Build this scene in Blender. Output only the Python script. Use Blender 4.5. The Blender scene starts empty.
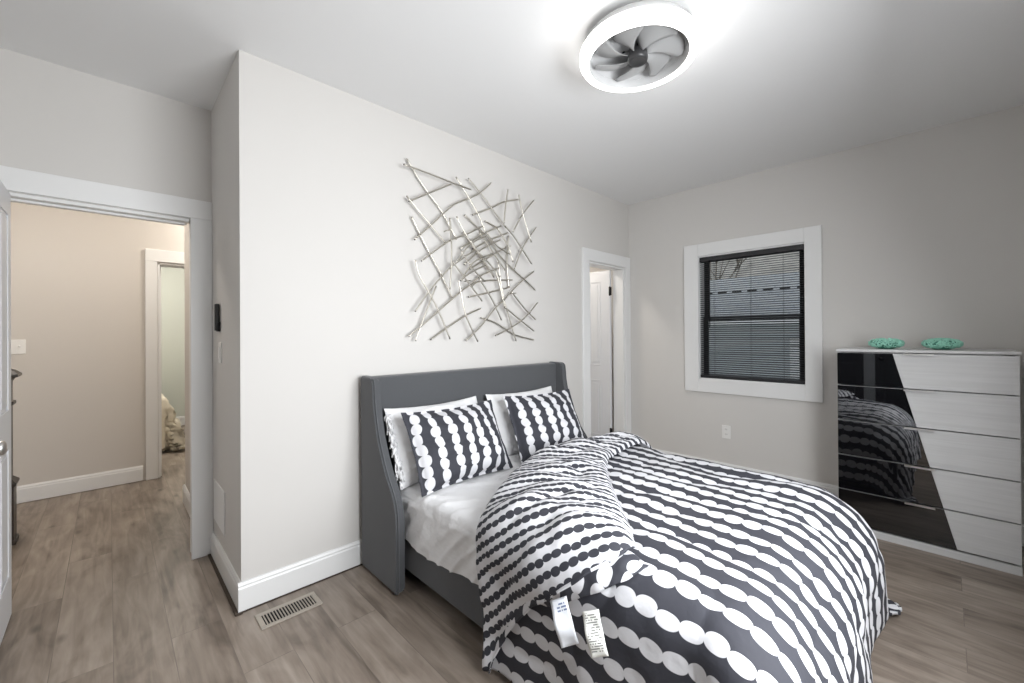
import bpy, bmesh, math, random
import numpy as np
from mathutils import Vector, Matrix, noise

S = bpy.context.scene
COL = S.collection
PI = math.pi

# ------------------------------------------------------------------ camera
cam_d = bpy.data.cameras.new('camera')
cam = bpy.data.objects.new('camera', cam_d)
COL.objects.link(cam)
S.camera = cam
YAW, PITCH, ROLL = 0.802909583, 0.00347, -0.00663232
fw = Vector((math.cos(YAW) * math.cos(PITCH), math.sin(YAW) * math.cos(PITCH), math.sin(PITCH)))
rt = Vector((math.sin(YAW), -math.cos(YAW), 0))
up = rt.cross(fw)
r2 = rt * math.cos(ROLL) + up * math.sin(ROLL)
u2 = up * math.cos(ROLL) - rt * math.sin(ROLL)
cam.matrix_world = Matrix(((r2.x, u2.x, -fw.x, -4.0807), (r2.y, u2.y, -fw.y, -2.3863),
                           (r2.z, u2.z, -fw.z, 1.3370), (0, 0, 0, 1)))
cam_d.sensor_width = 36.0
cam_d.lens = 417.5 / 1024 * 36
cam_d.shift_y = (333.13 - 341.5) / 1024
cam_d.clip_start = 0.02
cam_d.clip_end = 100

# ------------------------------------------------------------------ world, lights, exposure
w = bpy.data.worlds.new('sky')
S.world = w
w.use_nodes = True
wn = w.node_tree.nodes
wl = w.node_tree.links
bg = wn['Background']
tc = wn.new('ShaderNodeTexCoord')
sx = wn.new('ShaderNodeSeparateXYZ')
wr = wn.new('ShaderNodeValToRGB')
wl.new(tc.outputs['Generated'], sx.inputs[0])
wl.new(sx.outputs[2], wr.inputs[0])
wr.color_ramp.elements[0].position = 0.0
wr.color_ramp.elements[0].color = (0.80, 0.83, 0.86, 1)
wr.color_ramp.elements[1].position = 0.6
wr.color_ramp.elements[1].color = (0.70, 0.75, 0.82, 1)
wl.new(wr.outputs[0], bg.inputs[0])
bg.inputs[1].default_value = 1.6

S.view_settings.view_transform = 'Standard'
S.view_settings.look = 'None'
S.view_settings.exposure = 0.05
S.view_settings.gamma = 1.0
S.view_settings.use_curve_mapping = False
S.cycles.max_bounces = 10
S.cycles.diffuse_bounces = 6
S.cycles.sample_clamp_indirect = 6.0


def area_light(name, loc, direction, sx_, sy_, power, color):
    d = bpy.data.lights.new(name, 'AREA')
    d.shape = 'RECTANGLE'
    d.size, d.size_y = sx_, sy_
    d.energy = power
    d.color = color
    o = bpy.data.objects.new(name, d)
    o.location = loc
    o.rotation_euler = Vector(direction).to_track_quat('-Z', 'Y').to_euler()
    COL.objects.link(o)
    return o


# daylight coming through the wide window of the wall behind the camera
area_light('daylight_back_window', (-2.9, -2.93, 1.50), (-0.15, 1, -0.40), 1.4, 1.2, 96, (0.95, 0.975, 1.0))


# ------------------------------------------------------------------ helpers
def tag(o, label=None, cat=None, group=None, kind=None):
    if label: o['label'] = label
    if cat: o['category'] = cat
    if group: o['group'] = group
    if kind: o['kind'] = kind
    return o


def thing(name, label, cat, loc=(0, 0, 0), rotz=0.0, group=None):
    o = bpy.data.objects.new(name, None)
    o.location = loc
    o.rotation_euler = (0, 0, rotz)
    o.empty_display_size = 0.1
    COL.objects.link(o)
    return tag(o, label, cat, group)


def obj(name, bm, mats, parent=None, smooth=False, world=False):
    """link a bmesh; when parented and world=True its coordinates are world coordinates"""
    me = bpy.data.meshes.new(name)
    if isinstance(bm, bmesh.types.BMesh):
        bmesh.ops.recalc_face_normals(bm, faces=bm.faces)
        bm.to_mesh(me)
        bm.free()
    else:
        me = bm
    if not isinstance(mats, (list, tuple)): mats = [mats]
    for m in mats: me.materials.append(m)
    if smooth:
        for p in me.polygons: p.use_smooth = True
    o = bpy.data.objects.new(name, me)
    COL.objects.link(o)
    if parent is not None:
        o.parent = parent
        if world:
            mw = Matrix.Translation(parent.location) @ parent.rotation_euler.to_matrix().to_4x4()
            o.matrix_parent_inverse = mw.inverted()
    return o


def BM(): return bmesh.new()


def box(bm, x0, x1, y0, y1, z0, z1, bev=0.0, seg=2, mat=0, M=None):
    v = [bm.verts.new(c) for c in ((x0, y0, z0), (x1, y0, z0), (x1, y1, z0), (x0, y1, z0),
                                   (x0, y0, z1), (x1, y0, z1), (x1, y1, z1), (x0, y1, z1))]
    fs = [bm.faces.new([v[i] for i in q]) for q in ((0, 3, 2, 1), (4, 5, 6, 7), (0, 1, 5, 4), (1, 2, 6, 5), (2, 3, 7, 6), (3, 0, 4, 7))]
    for f in fs: f.material_index = mat
    allv = v
    if bev > 0:
        es = list({e for f in fs for e in f.edges})
        r = bmesh.ops.bevel(bm, geom=es, offset=bev, segments=seg, affect='EDGES', profile=0.5)
        allv = list({x for f in r['faces'] for x in f.verts} | {x for x in v if x.is_valid})
        for f in r['faces']: f.material_index = mat
    if M is not None:
        for x in allv: x.co = M @ x.co
    return allv


def tube(bm, pts, r, seg=10, cap_mat=None, mat=0, taper=None):
    pts = [Vector(p) for p in pts]
    n = len(pts)
    rings = []
    ref = Vector((0.13, 0.21, 0.97))
    for i, p in enumerate(pts):
        d = (pts[min(i + 1, n - 1)] - pts[max(i - 1, 0)]).normalized()
        a = d.cross(ref)
        if a.length < 1e-3: a = d.cross(Vector((1, 0, 0)))
        a.normalize()
        b = d.cross(a)
        rr = r if taper is None else r * (1 - (1 - taper) * i / (n - 1))
        rings.append([bm.verts.new(p + (a * math.cos(2 * PI * k / seg) + b * math.sin(2 * PI * k / seg)) * rr) for k in range(seg)])
    for i in range(n - 1):
        for k in range(seg):
            f = bm.faces.new((rings[i][k], rings[i][(k + 1) % seg], rings[i + 1][(k + 1) % seg], rings[i + 1][k]))
            f.material_index = mat
            f.smooth = True
    for rg in (rings[0], rings[-1]):
        f = bm.faces.new(rg)
        f.material_index = mat if cap_mat is None else cap_mat
    return rings


def lathe(bm, prof, seg=40, c=(0, 0, 0), mat=0, smooth=True, M=None):
    rings = []
    for (r, z) in prof:
        if r < 1e-5:
            rings.append([bm.verts.new((c[0], c[1], c[2] + z))])
        else:
            rings.append([bm.verts.new((c[0] + r * math.cos(2 * PI * k / seg), c[1] + r * math.sin(2 * PI * k / seg), c[2] + z)) for k in range(seg)])
    for i in range(len(rings) - 1):
        A, B = rings[i], rings[i + 1]
        for k in range(seg):
            k2 = (k + 1) % seg
            if len(A) == 1 and len(B) == 1: continue
            if len(A) == 1: f = bm.faces.new((A[0], B[k2], B[k]))
            elif len(B) == 1: f = bm.faces.new((A[k], A[k2], B[0]))
            else: f = bm.faces.new((A[k], A[k2], B[k2], B[k]))
            f.material_index = mat
            f.smooth = smooth
    if M is not None:
        for rg in rings:
            for v in rg: v.co = M @ v.co


def prism(bm, poly, axis, a0, a1, mat=0):
    """extrude a 2-D polygon; axis 'x': poly=(y,z); 'y': poly=(x,z); 'z': poly=(x,y)"""
    def P(p, a):
        return {'x': (a, p[0], p[1]), 'y': (p[0], a, p[1]), 'z': (p[0], p[1], a)}[axis]
    A = [bm.verts.new(P(p, a0)) for p in poly]
    B = [bm.verts.new(P(p, a1)) for p in poly]
    n = len(poly)
    fs = [bm.faces.new(A), bm.faces.new(B[::-1])]
    for i in range(n):
        fs.append(bm.faces.new((A[i], A[(i + 1) % n], B[(i + 1) % n], B[i])))
    for f in fs: f.material_index = mat
    return fs


def grid_mesh(name, P, UV=None, matidx=None, close=False):
    """P: (n,m,3) array -> mesh with optional uv (n,m,2)"""
    n, m = P.shape[:2]
    me = bpy.data.meshes.new(name)
    idx = np.arange(n * m).reshape(n, m)
    f = np.stack([idx[:-1, :-1], idx[1:, :-1], idx[1:, 1:], idx[:-1, 1:]], -1).reshape(-1, 4)
    me.from_pydata(P.reshape(-1, 3).tolist(), [], f.tolist())
    if UV is not None:
        l = me.uv_layers.new(name='UVMap')
        uv = UV.reshape(-1, 2)[f.reshape(-1)]
        l.data.foreach_set('uv', uv.reshape(-1).astype(np.float32))
    if matidx is not None:
        me.polygons.foreach_set('material_index', matidx.reshape(-1).astype(np.int32))
    me.polygons.foreach_set('use_smooth', [True] * len(me.polygons))
    me.update()
    return me


def fnoise(x, y, z=0.0, s=1.0):
    x = np.asarray(x, float); y = np.asarray(y, float)
    out = np.empty(x.shape)
    xf, yf, of = x.ravel() * s, y.ravel() * s, out.ravel()
    for i in range(len(xf)):
        of[i] = noise.noise((xf[i], yf[i], z))
    return of.reshape(x.shape)


# ------------------------------------------------------------------ materials
MATS = {}


def mat(name, color, rough=0.6, metal=0.0, bump=None, vary=None, **kw):
    """bump=(scale,strength,distance); vary=(scale,amount)"""
    m = bpy.data.materials.new(name)
    m.use_nodes = True
    nt = m.node_tree
    b = nt.nodes['Principled BSDF']
    b.inputs['Base Color'].default_value = (*color, 1)
    b.inputs['Roughness'].default_value = rough
    b.inputs['Metallic'].default_value = metal
    for k, v in kw.items():
        b.inputs[k].default_value = v
    t = nt.nodes.new('ShaderNodeTexCoord')
    if vary:
        n = nt.nodes.new('ShaderNodeTexNoise')
        n.inputs['Scale'].default_value = vary[0]
        n.inputs['Detail'].default_value = 4
        nt.links.new(t.outputs['Object'], n.inputs['Vector'])
        mx = nt.nodes.new('ShaderNodeMix')
        mx.data_type = 'RGBA'
        mx.inputs['A'].default_value = (*[c * (1 - vary[1]) for c in color], 1)
        mx.inputs['B'].default_value = (*[min(1, c * (1 + vary[1])) for c in color], 1)
        nt.links.new(n.outputs['Fac'], mx.inputs['Factor'])
        nt.links.new(mx.outputs['Result'], b.inputs['Base Color'])
    if bump:
        n = nt.nodes.new('ShaderNodeTexNoise')
        n.inputs['Scale'].default_value = bump[0]
        n.inputs['Detail'].default_value = 3
        nt.links.new(t.outputs['Object'], n.inputs['Vector'])
        bp = nt.nodes.new('ShaderNodeBump')
        bp.inputs['Strength'].default_value = bump[1]
        bp.inputs['Distance'].default_value = bump[2]
        nt.links.new(n.outputs['Fac'], bp.inputs['Height'])
        nt.links.new(bp.outputs['Normal'], b.inputs['Normal'])
    MATS[name] = m
    return m


wall_m = mat('wall_paint', (0.625, 0.607, 0.584), 0.75, bump=(220, 0.06, 0.002))
hall_m = mat('hall_paint', (0.62, 0.585, 0.545), 0.75, bump=(220, 0.06, 0.002))
green_m = mat('grey_green_paint', (0.60, 0.63, 0.58), 0.8)
ceil_m = mat('ceiling_paint', (0.79, 0.79, 0.79), 0.85)
trim_m = mat('white_trim_paint', (0.77, 0.77, 0.765), 0.38)
door_m = mat('white_door_paint', (0.70, 0.71, 0.73), 0.42)
black_m = mat('black_metal', (0.012, 0.012, 0.013), 0.4, 0.3)
blind_m = mat('black_blind_slat', (0.018, 0.018, 0.02), 0.42)
sash_m = mat('black_sash', (0.02, 0.021, 0.022), 0.5)
chrome_m = mat('satin_nickel', (0.66, 0.65, 0.63), 0.3, 1.0)
rod_m = mat('champagne_silver_rod', (0.60, 0.57, 0.51), 0.30, 1.0)
rodend_m = mat('rod_end', (0.03, 0.03, 0.03), 0.6)
fabric_m = mat('charcoal_upholstery', (0.074, 0.077, 0.083), 0.92, bump=(900, 0.5, 0.002), vary=(420, 0.28), **{'Sheen Weight': 0.25})
sheet_m = mat('white_cotton', (0.83, 0.83, 0.84), 0.85, bump=(11, 0.5, 0.025))
cream_m = mat('cream_comforter', (0.78, 0.72, 0.60), 0.9, bump=(30, 0.3, 0.01))
plastic_m = mat('white_plastic', (0.80, 0.79, 0.77), 0.4)
beige_vent_m = mat('tan_metal', (0.36, 0.32, 0.27), 0.45)
dark_hole_m = mat('dark_duct', (0.015, 0.013, 0.012), 0.9)
newel_m = mat('dark_brown_newel_wood', (0.035, 0.027, 0.022), 0.4, vary=(12, 0.3))
glossblack_m = mat('black_glass', (0.004, 0.004, 0.005), 0.02, **{'IOR': 1.95})
teal_m = mat('turquoise_resin', (0.36, 0.74, 0.60), 0.4, vary=(90, 0.3))
hub_m = mat('dark_hub', (0.05, 0.05, 0.052), 0.3, 0.2)
housing_m = mat('lamp_housing', (0.42, 0.42, 0.42), 0.5)
blade_m = mat('grey_plastic_blade', (0.36, 0.36, 0.36), 0.3)
inner_m = mat('lamp_inner_white', (0.62, 0.62, 0.62), 0.5)
gap_shade_m = mat('gap_shade', (0.05, 0.035, 0.025), 0.8)  # dark colour standing for the shaded gap at the baseboard foot

# lamp ring
ring_m = bpy.data.materials.new('lit_diffuser')
ring_m.use_nodes = True
_b = ring_m.node_tree.nodes['Principled BSDF']
_b.inputs['Base Color'].default_value = (0.9, 0.9, 0.9, 1)
_b.inputs['Emission Color'].default_value = (1, 0.98, 0.95, 1)
_b.inputs['Emission Strength'].default_value = 6.3

hall_lamp_m = bpy.data.materials.new('lit_hall_lamp')
hall_lamp_m.use_nodes = True
_b = hall_lamp_m.node_tree.nodes['Principled BSDF']
_b.inputs['Emission Color'].default_value = (1, 0.93, 0.84, 1)
_b.inputs['Emission Strength'].default_value = 58.0

# window glass: transparent with a clear reflection
glass_m = bpy.data.materials.new('window_glass')
glass_m.use_nodes = True
_n = glass_m.node_tree.nodes
_l = glass_m.node_tree.links
_n.remove(_n['Principled BSDF'])
_o = _n['Material Output']
_t = _n.new('ShaderNodeBsdfTransparent')
_t.inputs[0].default_value = (0.93, 0.95, 0.95, 1)
_g = _n.new('ShaderNodeBsdfGlossy')
_g.inputs['Roughness'].default_value = 0.01
_x = _n.new('ShaderNodeMixShader')
_x.inputs[0].default_value = 0.05
_l.new(_t.outputs[0], _x.inputs[1])
_l.new(_g.outputs[0], _x.inputs[2])
_l.new(_x.outputs[0], _o.inputs[0])


class NT:
    def __init__(s, m):
        m.use_nodes = True
        s.nt = m.node_tree
        s.b = s.nt.nodes['Principled BSDF']

    def n(s, t, **kw):
        x = s.nt.nodes.new(t)
        for k, v in kw.items(): setattr(x, k, v)
        return x

    def put(s, inp, v):
        if isinstance(v, (int, float)): inp.default_value = v
        elif isinstance(v, tuple): inp.default_value = v
        else: s.nt.links.new(v, inp)

    def m(s, op, a, b=0.0, c=0.0):
        x = s.n('ShaderNodeMath', operation=op)
        s.put(x.inputs[0], a); s.put(x.inputs[1], b)
        if op in ('MULTIPLY_ADD',): s.put(x.inputs[2], c)
        return x.outputs[0]

    def comb(s, a, b, c=0.0):
        x = s.n('ShaderNodeCombineXYZ')
        for i, v in enumerate((a, b, c)): s.put(x.inputs[i], v)
        return x.outputs[0]


def bead_cloth(name, bgc, fgc, p, L, ry=0.42, angle=0.0, rough=0.8):
    """chains of touching beads; U runs along a chain, V across, both in metres"""
    m = bpy.data.materials.new(name)
    k = NT(m)
    uv = k.n('ShaderNodeUVMap'); uv.uv_map = 'UVMap'
    sp = k.n('ShaderNodeSeparateXYZ')
    k.nt.links.new(uv.outputs[0], sp.inputs[0])
    U0, V0 = sp.outputs[0], sp.outputs[1]
    ca, sa = math.cos(angle), math.sin(angle)
    U = k.m('ADD', k.m('MULTIPLY', U0, ca), k.m('MULTIPLY', V0, sa))
    V = k.m('SUBTRACT', k.m('MULTIPLY', V0, ca), k.m('MULTIPLY', U0, sa))
    nz = k.n('ShaderNodeTexNoise'); nz.inputs['Scale'].default_value = 3.5; nz.inputs['Detail'].default_value = 1
    k.put(nz.inputs['Vector'], k.comb(U, V))
    r = k.m('ADD', k.m('DIVIDE', V, p), k.m('MULTIPLY', k.m('SUBTRACT', nz.outputs['Fac'], 0.5), 0.55))
    row = k.m('FLOOR', r)
    fr = k.m('SUBTRACT', k.m('SUBTRACT', r, row), 0.5)
    w1 = k.n('ShaderNodeTexWhiteNoise', noise_dimensions='1D'); k.put(w1.inputs['W'], k.m('ADD', row, 13.37))
    s = k.m('ADD', k.m('DIVIDE', U, L), k.m('MULTIPLY', w1.outputs['Value'], 7.0))
    b = k.m('FLOOR', s)
    fs = k.m('SUBTRACT', k.m('SUBTRACT', s, b), 0.5)
    w2 = k.n('ShaderNodeTexWhiteNoise', noise_dimensions='2D'); k.put(w2.inputs['Vector'], k.comb(k.m('ADD', b, 0.5), k.m('ADD', row, 0.5)))
    sc = k.n('ShaderNodeSeparateXYZ')
    k.nt.links.new(w2.outputs['Color'], sc.inputs[0])
    Ry = k.m('MULTIPLY', k.m('ADD', ry * 0.86, k.m('MULTIPLY', sc.outputs[0], ry * 0.3)), k.m('ADD', 0.82, k.m('MULTIPLY', w1.outputs['Value'], 0.3)))
    dy = k.m('ADD', k.m('MULTIPLY', fr, p / L), k.m('MULTIPLY', k.m('SUBTRACT', sc.outputs[1], 0.5), 0.16))
    ex = k.m('POWER', k.m('ABSOLUTE', k.m('DIVIDE', fs, 0.535)), 2.3)
    ey = k.m('POWER', k.m('ABSOLUTE', k.m('DIVIDE', dy, Ry)), 2.0)
    d = k.m('ADD', ex, ey)
    mr = k.n('ShaderNodeMapRange'); k.put(mr.inputs['Value'], d)
    mr.inputs['From Min'].default_value = 0.95; mr.inputs['From Max'].default_value = 1.05
    mx = k.n('ShaderNodeMix', data_type='RGBA')
    mx.inputs['A'].default_value = (*fgc, 1); mx.inputs['B'].default_value = (*bgc, 1)
    k.nt.links.new(mr.outputs[0], mx.inputs['Factor'])
    k.nt.links.new(mx.outputs['Result'], k.b.inputs['Base Color'])
    k.b.inputs['Roughness'].default_value = rough
    # fine crumple
    t = k.n('ShaderNodeTexCoord')
    n2 = k.n('ShaderNodeTexNoise'); n2.inputs['Scale'].default_value = 16; n2.inputs['Detail'].default_value = 3
    k.nt.links.new(t.outputs['Object'], n2.inputs['Vector'])
    bp = k.n('ShaderNodeBump'); bp.inputs['Strength'].default_value = 0.28; bp.inputs['Distance'].default_value = 0.02
    k.nt.links.new(n2.outputs['Fac'], bp.inputs['Height'])
    k.nt.links.new(bp.outputs['Normal'], k.b.inputs['Normal'])
    return m


NAVY = (0.032, 0.033, 0.043)
WHITE = (0.64, 0.64, 0.665)
duvet_m = bead_cloth('duvet_front_cloth', NAVY, WHITE, 0.094, 0.066, 0.40)
flap_m = bead_cloth('duvet_reverse_cloth', WHITE, NAVY, 0.047, 0.036, 0.37, angle=math.atan2(-0.70, 0.72))
sham_m = bead_cloth('sham_cloth', NAVY, WHITE, 0.092, 0.058, 0.46)


def floor_material():
    m = bpy.data.materials.new('greige_plank_floor')
    k = NT(m)
    t = k.n('ShaderNodeTexCoord')
    sp = k.n('ShaderNodeSeparateXYZ'); k.nt.links.new(t.outputs['Object'], sp.inputs[0])
    v = k.comb(sp.outputs[1], sp.outputs[0])
    br = k.n('ShaderNodeTexBrick')
    br.offset = 0.37; br.squash = 1.0
    k.nt.links.new(v, br.inputs['Vector'])
    br.inputs['Color1'].default_value = (0, 0, 0, 1); br.inputs['Color2'].default_value = (1, 1, 1, 1)
    br.inputs['Mortar'].default_value = (0.5, 0.5, 0.5, 1)
    br.inputs['Scale'].default_value = 1.0
    br.inputs['Brick Width'].default_value = 1.22; br.inputs['Row Height'].default_value = 0.185
    br.inputs['Mortar Size'].default_value = 0.0016; br.inputs['Mortar Smooth'].default_value = 0.3
    br.inputs['Bias'].default_value = 0.0
    # grain, stretched along the plank and shifted per plank
    off = k.m('MULTIPLY', br.outputs['Color'], 9.0)
    g = k.n('ShaderNodeTexNoise'); g.inputs['Scale'].default_value = 1.0; g.inputs['Detail'].default_value = 6; g.inputs['Distortion'].default_value = 0.6
    k.put(g.inputs['Vector'], k.comb(k.m('MULTIPLY', sp.outputs[1], 3.0), k.m('MULTIPLY', sp.outputs[0], 34.0), off))
    g2 = k.n('ShaderNodeTexNoise'); g2.inputs['Scale'].default_value = 1.0; g2.inputs['Detail'].default_value = 3; g2.inputs['Distortion'].default_value = 1.2
    k.put(g2.inputs['Vector'], k.comb(k.m('MULTIPLY', sp.outputs[1], 2.4), k.m('MULTIPLY', sp.outputs[0], 8.0), off))
    r1 = k.n('ShaderNodeValToRGB')
    e = r1.color_ramp.elements
    e[0].position = 0.25; e[0].color = (0.085, 0.064, 0.050, 1)
    e[1].position = 0.75; e[1].color = (0.375, 0.318, 0.268, 1)
    e2 = r1.color_ramp.elements.new(0.5); e2.color = (0.235, 0.192, 0.157, 1)
    f = k.m('ADD', k.m('MULTIPLY', g.outputs['Fac'], 0.42), k.m('ADD', k.m('MULTIPLY', g2.outputs['Fac'], 0.58), k.m('MULTIPLY', k.m('SUBTRACT', br.outputs['Color'], 0.5), 0.12)))
    k.nt.links.new(f, r1.inputs[0])
    # knots
    kn = k.n('ShaderNodeTexVoronoi'); kn.inputs['Scale'].default_value = 1.0
    k.put(kn.inputs['Vector'], k.comb(k.m('MULTIPLY', sp.outputs[1], 2.4), k.m('MULTIPLY', sp.outputs[0], 5.2), off))
    kr = k.n('ShaderNodeMapRange'); kr.inputs['From Min'].default_value = 0.03; kr.inputs['From Max'].default_value = 0.13
    kr.inputs['To Min'].default_value = 0.5; kr.inputs['To Max'].default_value = 1.0
    k.nt.links.new(kn.outputs['Distance'], kr.inputs['Value'])
    mo = k.m('SUBTRACT', 1.0, k.m('MULTIPLY', br.outputs['Fac'], 0.3))
    tot = k.m('MULTIPLY', kr.outputs[0], mo)
    mx = k.n('ShaderNodeMix', data_type='RGBA', blend_type='MULTIPLY')
    mx.inputs['Factor'].default_value = 1.0
    k.nt.links.new(r1.outputs[0], mx.inputs['A'])
    cc = k.n('ShaderNodeCombineColor')
    for i in range(3): k.nt.links.new(tot, cc.inputs[i])
    k.nt.links.new(cc.outputs[0], mx.inputs['B'])
    k.nt.links.new(mx.outputs['Result'], k.b.inputs['Base Color'])
    k.b.inputs['Roughness'].default_value = 0.42
    bp = k.n('ShaderNodeBump'); bp.inputs['Strength'].default_value = 0.25; bp.inputs['Distance'].default_value = 0.003
    k.nt.links.new(k.m('SUBTRACT', k.m('MULTIPLY', g.outputs['Fac'], 0.4), br.outputs['Fac']), bp.inputs['Height'])
    k.nt.links.new(bp.outputs['Normal'], k.b.inputs['Normal'])
    return m


floor_m = floor_material()


def streak_wood(name, c0, c1, axis_scale=(3, 3, 90), rough=0.35):
    m = bpy.data.materials.new(name)
    k = NT(m)
    t = k.n('ShaderNodeTexCoord'); mp = k.n('ShaderNodeMapping')
    mp.inputs['Scale'].default_value = axis_scale
    k.nt.links.new(t.outputs['Object'], mp.inputs[0])
    g = k.n('ShaderNodeTexNoise'); g.inputs['Scale'].default_value = 1; g.inputs['Detail'].default_value = 5
    k.nt.links.new(mp.outputs[0], g.inputs['Vector'])
    r = k.n('ShaderNodeValToRGB')
    r.color_ramp.elements[0].position = 0.35; r.color_ramp.elements[0].color = (*c0, 1)
    r.color_ramp.elements[1].position = 0.65; r.color_ramp.elements[1].color = (*c1, 1)
    k.nt.links.new(g.outputs['Fac'], r.inputs[0])
    k.nt.links.new(r.outputs[0], k.b.inputs['Base Color'])
    k.b.inputs['Roughness'].default_value = rough
    return m


whitewood_m = streak_wood('white_textured_laminate', (0.58, 0.58, 0.58), (0.635, 0.635, 0.635))

# ------------------------------------------------------------------ room shell
H = 2.74
YR = 0.77      # plane of the doorway wall in the recess
XS = -3.62     # side face of the recess


def struct(name, bm, m, **kw):
    return tag(obj(name, bm, m, **kw), kind='structure')


def wall_piece(bm, axis, a0, a1, b0, b1, openings=(), z0=0.0, z1=H):
    """axis 'x': wall runs along x (a) with thickness b in y; openings (a0,a1,z0,z1)"""
    def B(p0, p1, q0, q1):
        if p1 - p0 < 1e-5 or q1 - q0 < 1e-5: return
        if axis == 'x': box(bm, p0, p1, b0, b1, q0, q1)
        else: box(bm, b0, b1, p0, p1, q0, q1)
    cur = a0
    for (o0, o1, w0, w1) in sorted(openings):
        B(cur, o0, z0, z1)
        B(o0, o1, z0, w0)
        B(o0, o1, w1, z1)
        cur = o1
    B(cur, a1, z0, z1)


bm = BM(); box(bm, -6.6, 1.2, -2.97, 6.6, -0.1, 0.0)
struct('floor', bm, floor_m)
bm = BM(); box(bm, -6.6, 1.2, -2.97, 6.6, H, H + 0.1)
struct('ceiling', bm, ceil_m)

bm = BM()
wall_piece(bm, 'x', XS, 0.12, 0.0, 0.12, [(-0.745, -0.11, 0.0, 2.04)])
struct('wall_north', bm, wall_m)
bm = BM()
wall_piece(bm, 'y', -2.85, 0.0, 0.0, 0.14, [(-1.60, -0.75, 0.90, 2.075)])
struct('wall_east', bm, wall_m)
bm = BM()
wall_piece(bm, 'x', -4.67, 0.14, -2.97, -2.85, [(-3.6, -1.6, 0.85, 2.25)])
struct('wall_south', bm, wall_m)
bm = BM()
wall_piece(bm, 'y', -2.85, YR + 0.12, -4.67, -4.55, [])
struct('wall_west', bm, wall_m)
bm = BM()
wall_piece(bm, 'y', 0.12, YR, XS, XS + 0.12)
struct('wall_recess', bm, wall_m)
bm = BM()
wall_piece(bm, 'x', -4.55, XS + 0.12, YR, YR + 0.12, [(-4.46, -3.705, 0.0, 2.045)])
struct('wall_doorway', bm, wall_m)
# hall
bm = BM()
wall_piece(bm, 'y', YR + 0.12, 1.88, -3.64, -3.52)
struct('wall_hall_right', bm, hall_m)
bm = BM()
wall_piece(bm, 'x', -5.6, -1.8, 2.81, 2.93, [(-3.745, -2.95, 0.0, 2.045)])
struct('wall_hall_far', bm, hall_m)
bm = BM()
wall_piece(bm, 'x', -3.52, -1.8, 1.76, 1.88)
struct('wall_hall_near', bm, hall_m)
bm = BM()
box(bm, -1.8, -1.68, 1.76, 2.93, 0, H)
struct('wall_hall_end', bm, hall_m)
bm = BM()
box(bm, -5.72, -5.6, 0.77, 2.93, 0, H)
box(bm, -5.6, -4.67, 0.77, 0.89, 0, H)
struct('wall_hall_left', bm, hall_m)
# far bedroom
bm = BM()
box(bm, -5.8, -1.6, 5.6, 5.72, 0, H)
struct('wall_far_room', bm, green_m)
bm = BM()
box(bm, -5.8, -5.68, 2.93, 5.6, 0, H)
box(bm, -1.72, -1.6, 2.93, 5.6, 0, H)
struct('wall_far_room_side', bm, green_m)
# closet behind the bed wall
bm = BM()
box(bm, -1.6, 0.6, 1.25, 1.35, 0, H)
box(bm, -1.6, -1.5, 0.12, 1.25, 0, H)
box(bm, 0.5, 0.6, 0.12, 1.25, 0, H)
box(bm, 0.14, 0.5, 0.02, 0.12, 0, H)
struct('wall_closet', bm, wall_m)


# baseboards: profile with a small cap moulding, standing a few mm over the floor
def base_prof(t=0.015, h=0.142, g=0.006):
    return [(0, g), (t, g), (t, h - 0.030), (t * 0.75, h - 0.022), (t * 0.80, h - 0.014), (t * 0.45, h - 0.004), (t * 0.4, h), (0, h)]


def baseboard(name, axis, a0, a1, wallpos, sign, m=trim_m, g=0.006):
    bm = BM()
    poly = [(wallpos + sign * p, z) for p, z in base_prof(g=g)]
    prism(bm, poly, 'x' if axis == 'x' else 'y', a0, a1)
    return struct(name, bm, m)


baseboard('baseboard_north', 'x', XS - 0.015, -0.855, 0.0, -1)
baseboard('baseboard_east', 'y', -2.85, -0.0, 0.0, -1)
baseboard('baseboard_recess', 'y', -0.0, YR - 0.02, XS, -1, g=0.008)
baseboard('baseboard_hall_far', 'x', -5.6, -3.855, 2.81, -1)
baseboard('baseboard_hall_right', 'y', YR + 0.14, 1.895, -3.64, -1)
baseboard('baseboard_hall_end', 'x', -3.655, -1.8, 1.88, 1)
baseboard('baseboard_far_room', 'x', -5.6, -1.72, 5.6, -1)
baseboard('baseboard_south', 'x', -4.55, 0.0, -2.85, 1)
baseboard('baseboard_west', 'y', -2.85, 0.7, -4.55, 1)


bm = BM(); box(bm, XS - 0.030, XS, -0.030, YR - 0.02, 0.0, 0.006)  # dark strip laid in for the shade along the recess baseboard
struct('gap_shade_recess', bm, gap_shade_m)
bm = BM(); box(bm, XS - 0.0, -0.86, -0.020, 0.0, 0.0, 0.005)  # thinner dark strip for the shaded gap below the north baseboard
struct('gap_shade_north', bm, gap_shade_m)


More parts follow.
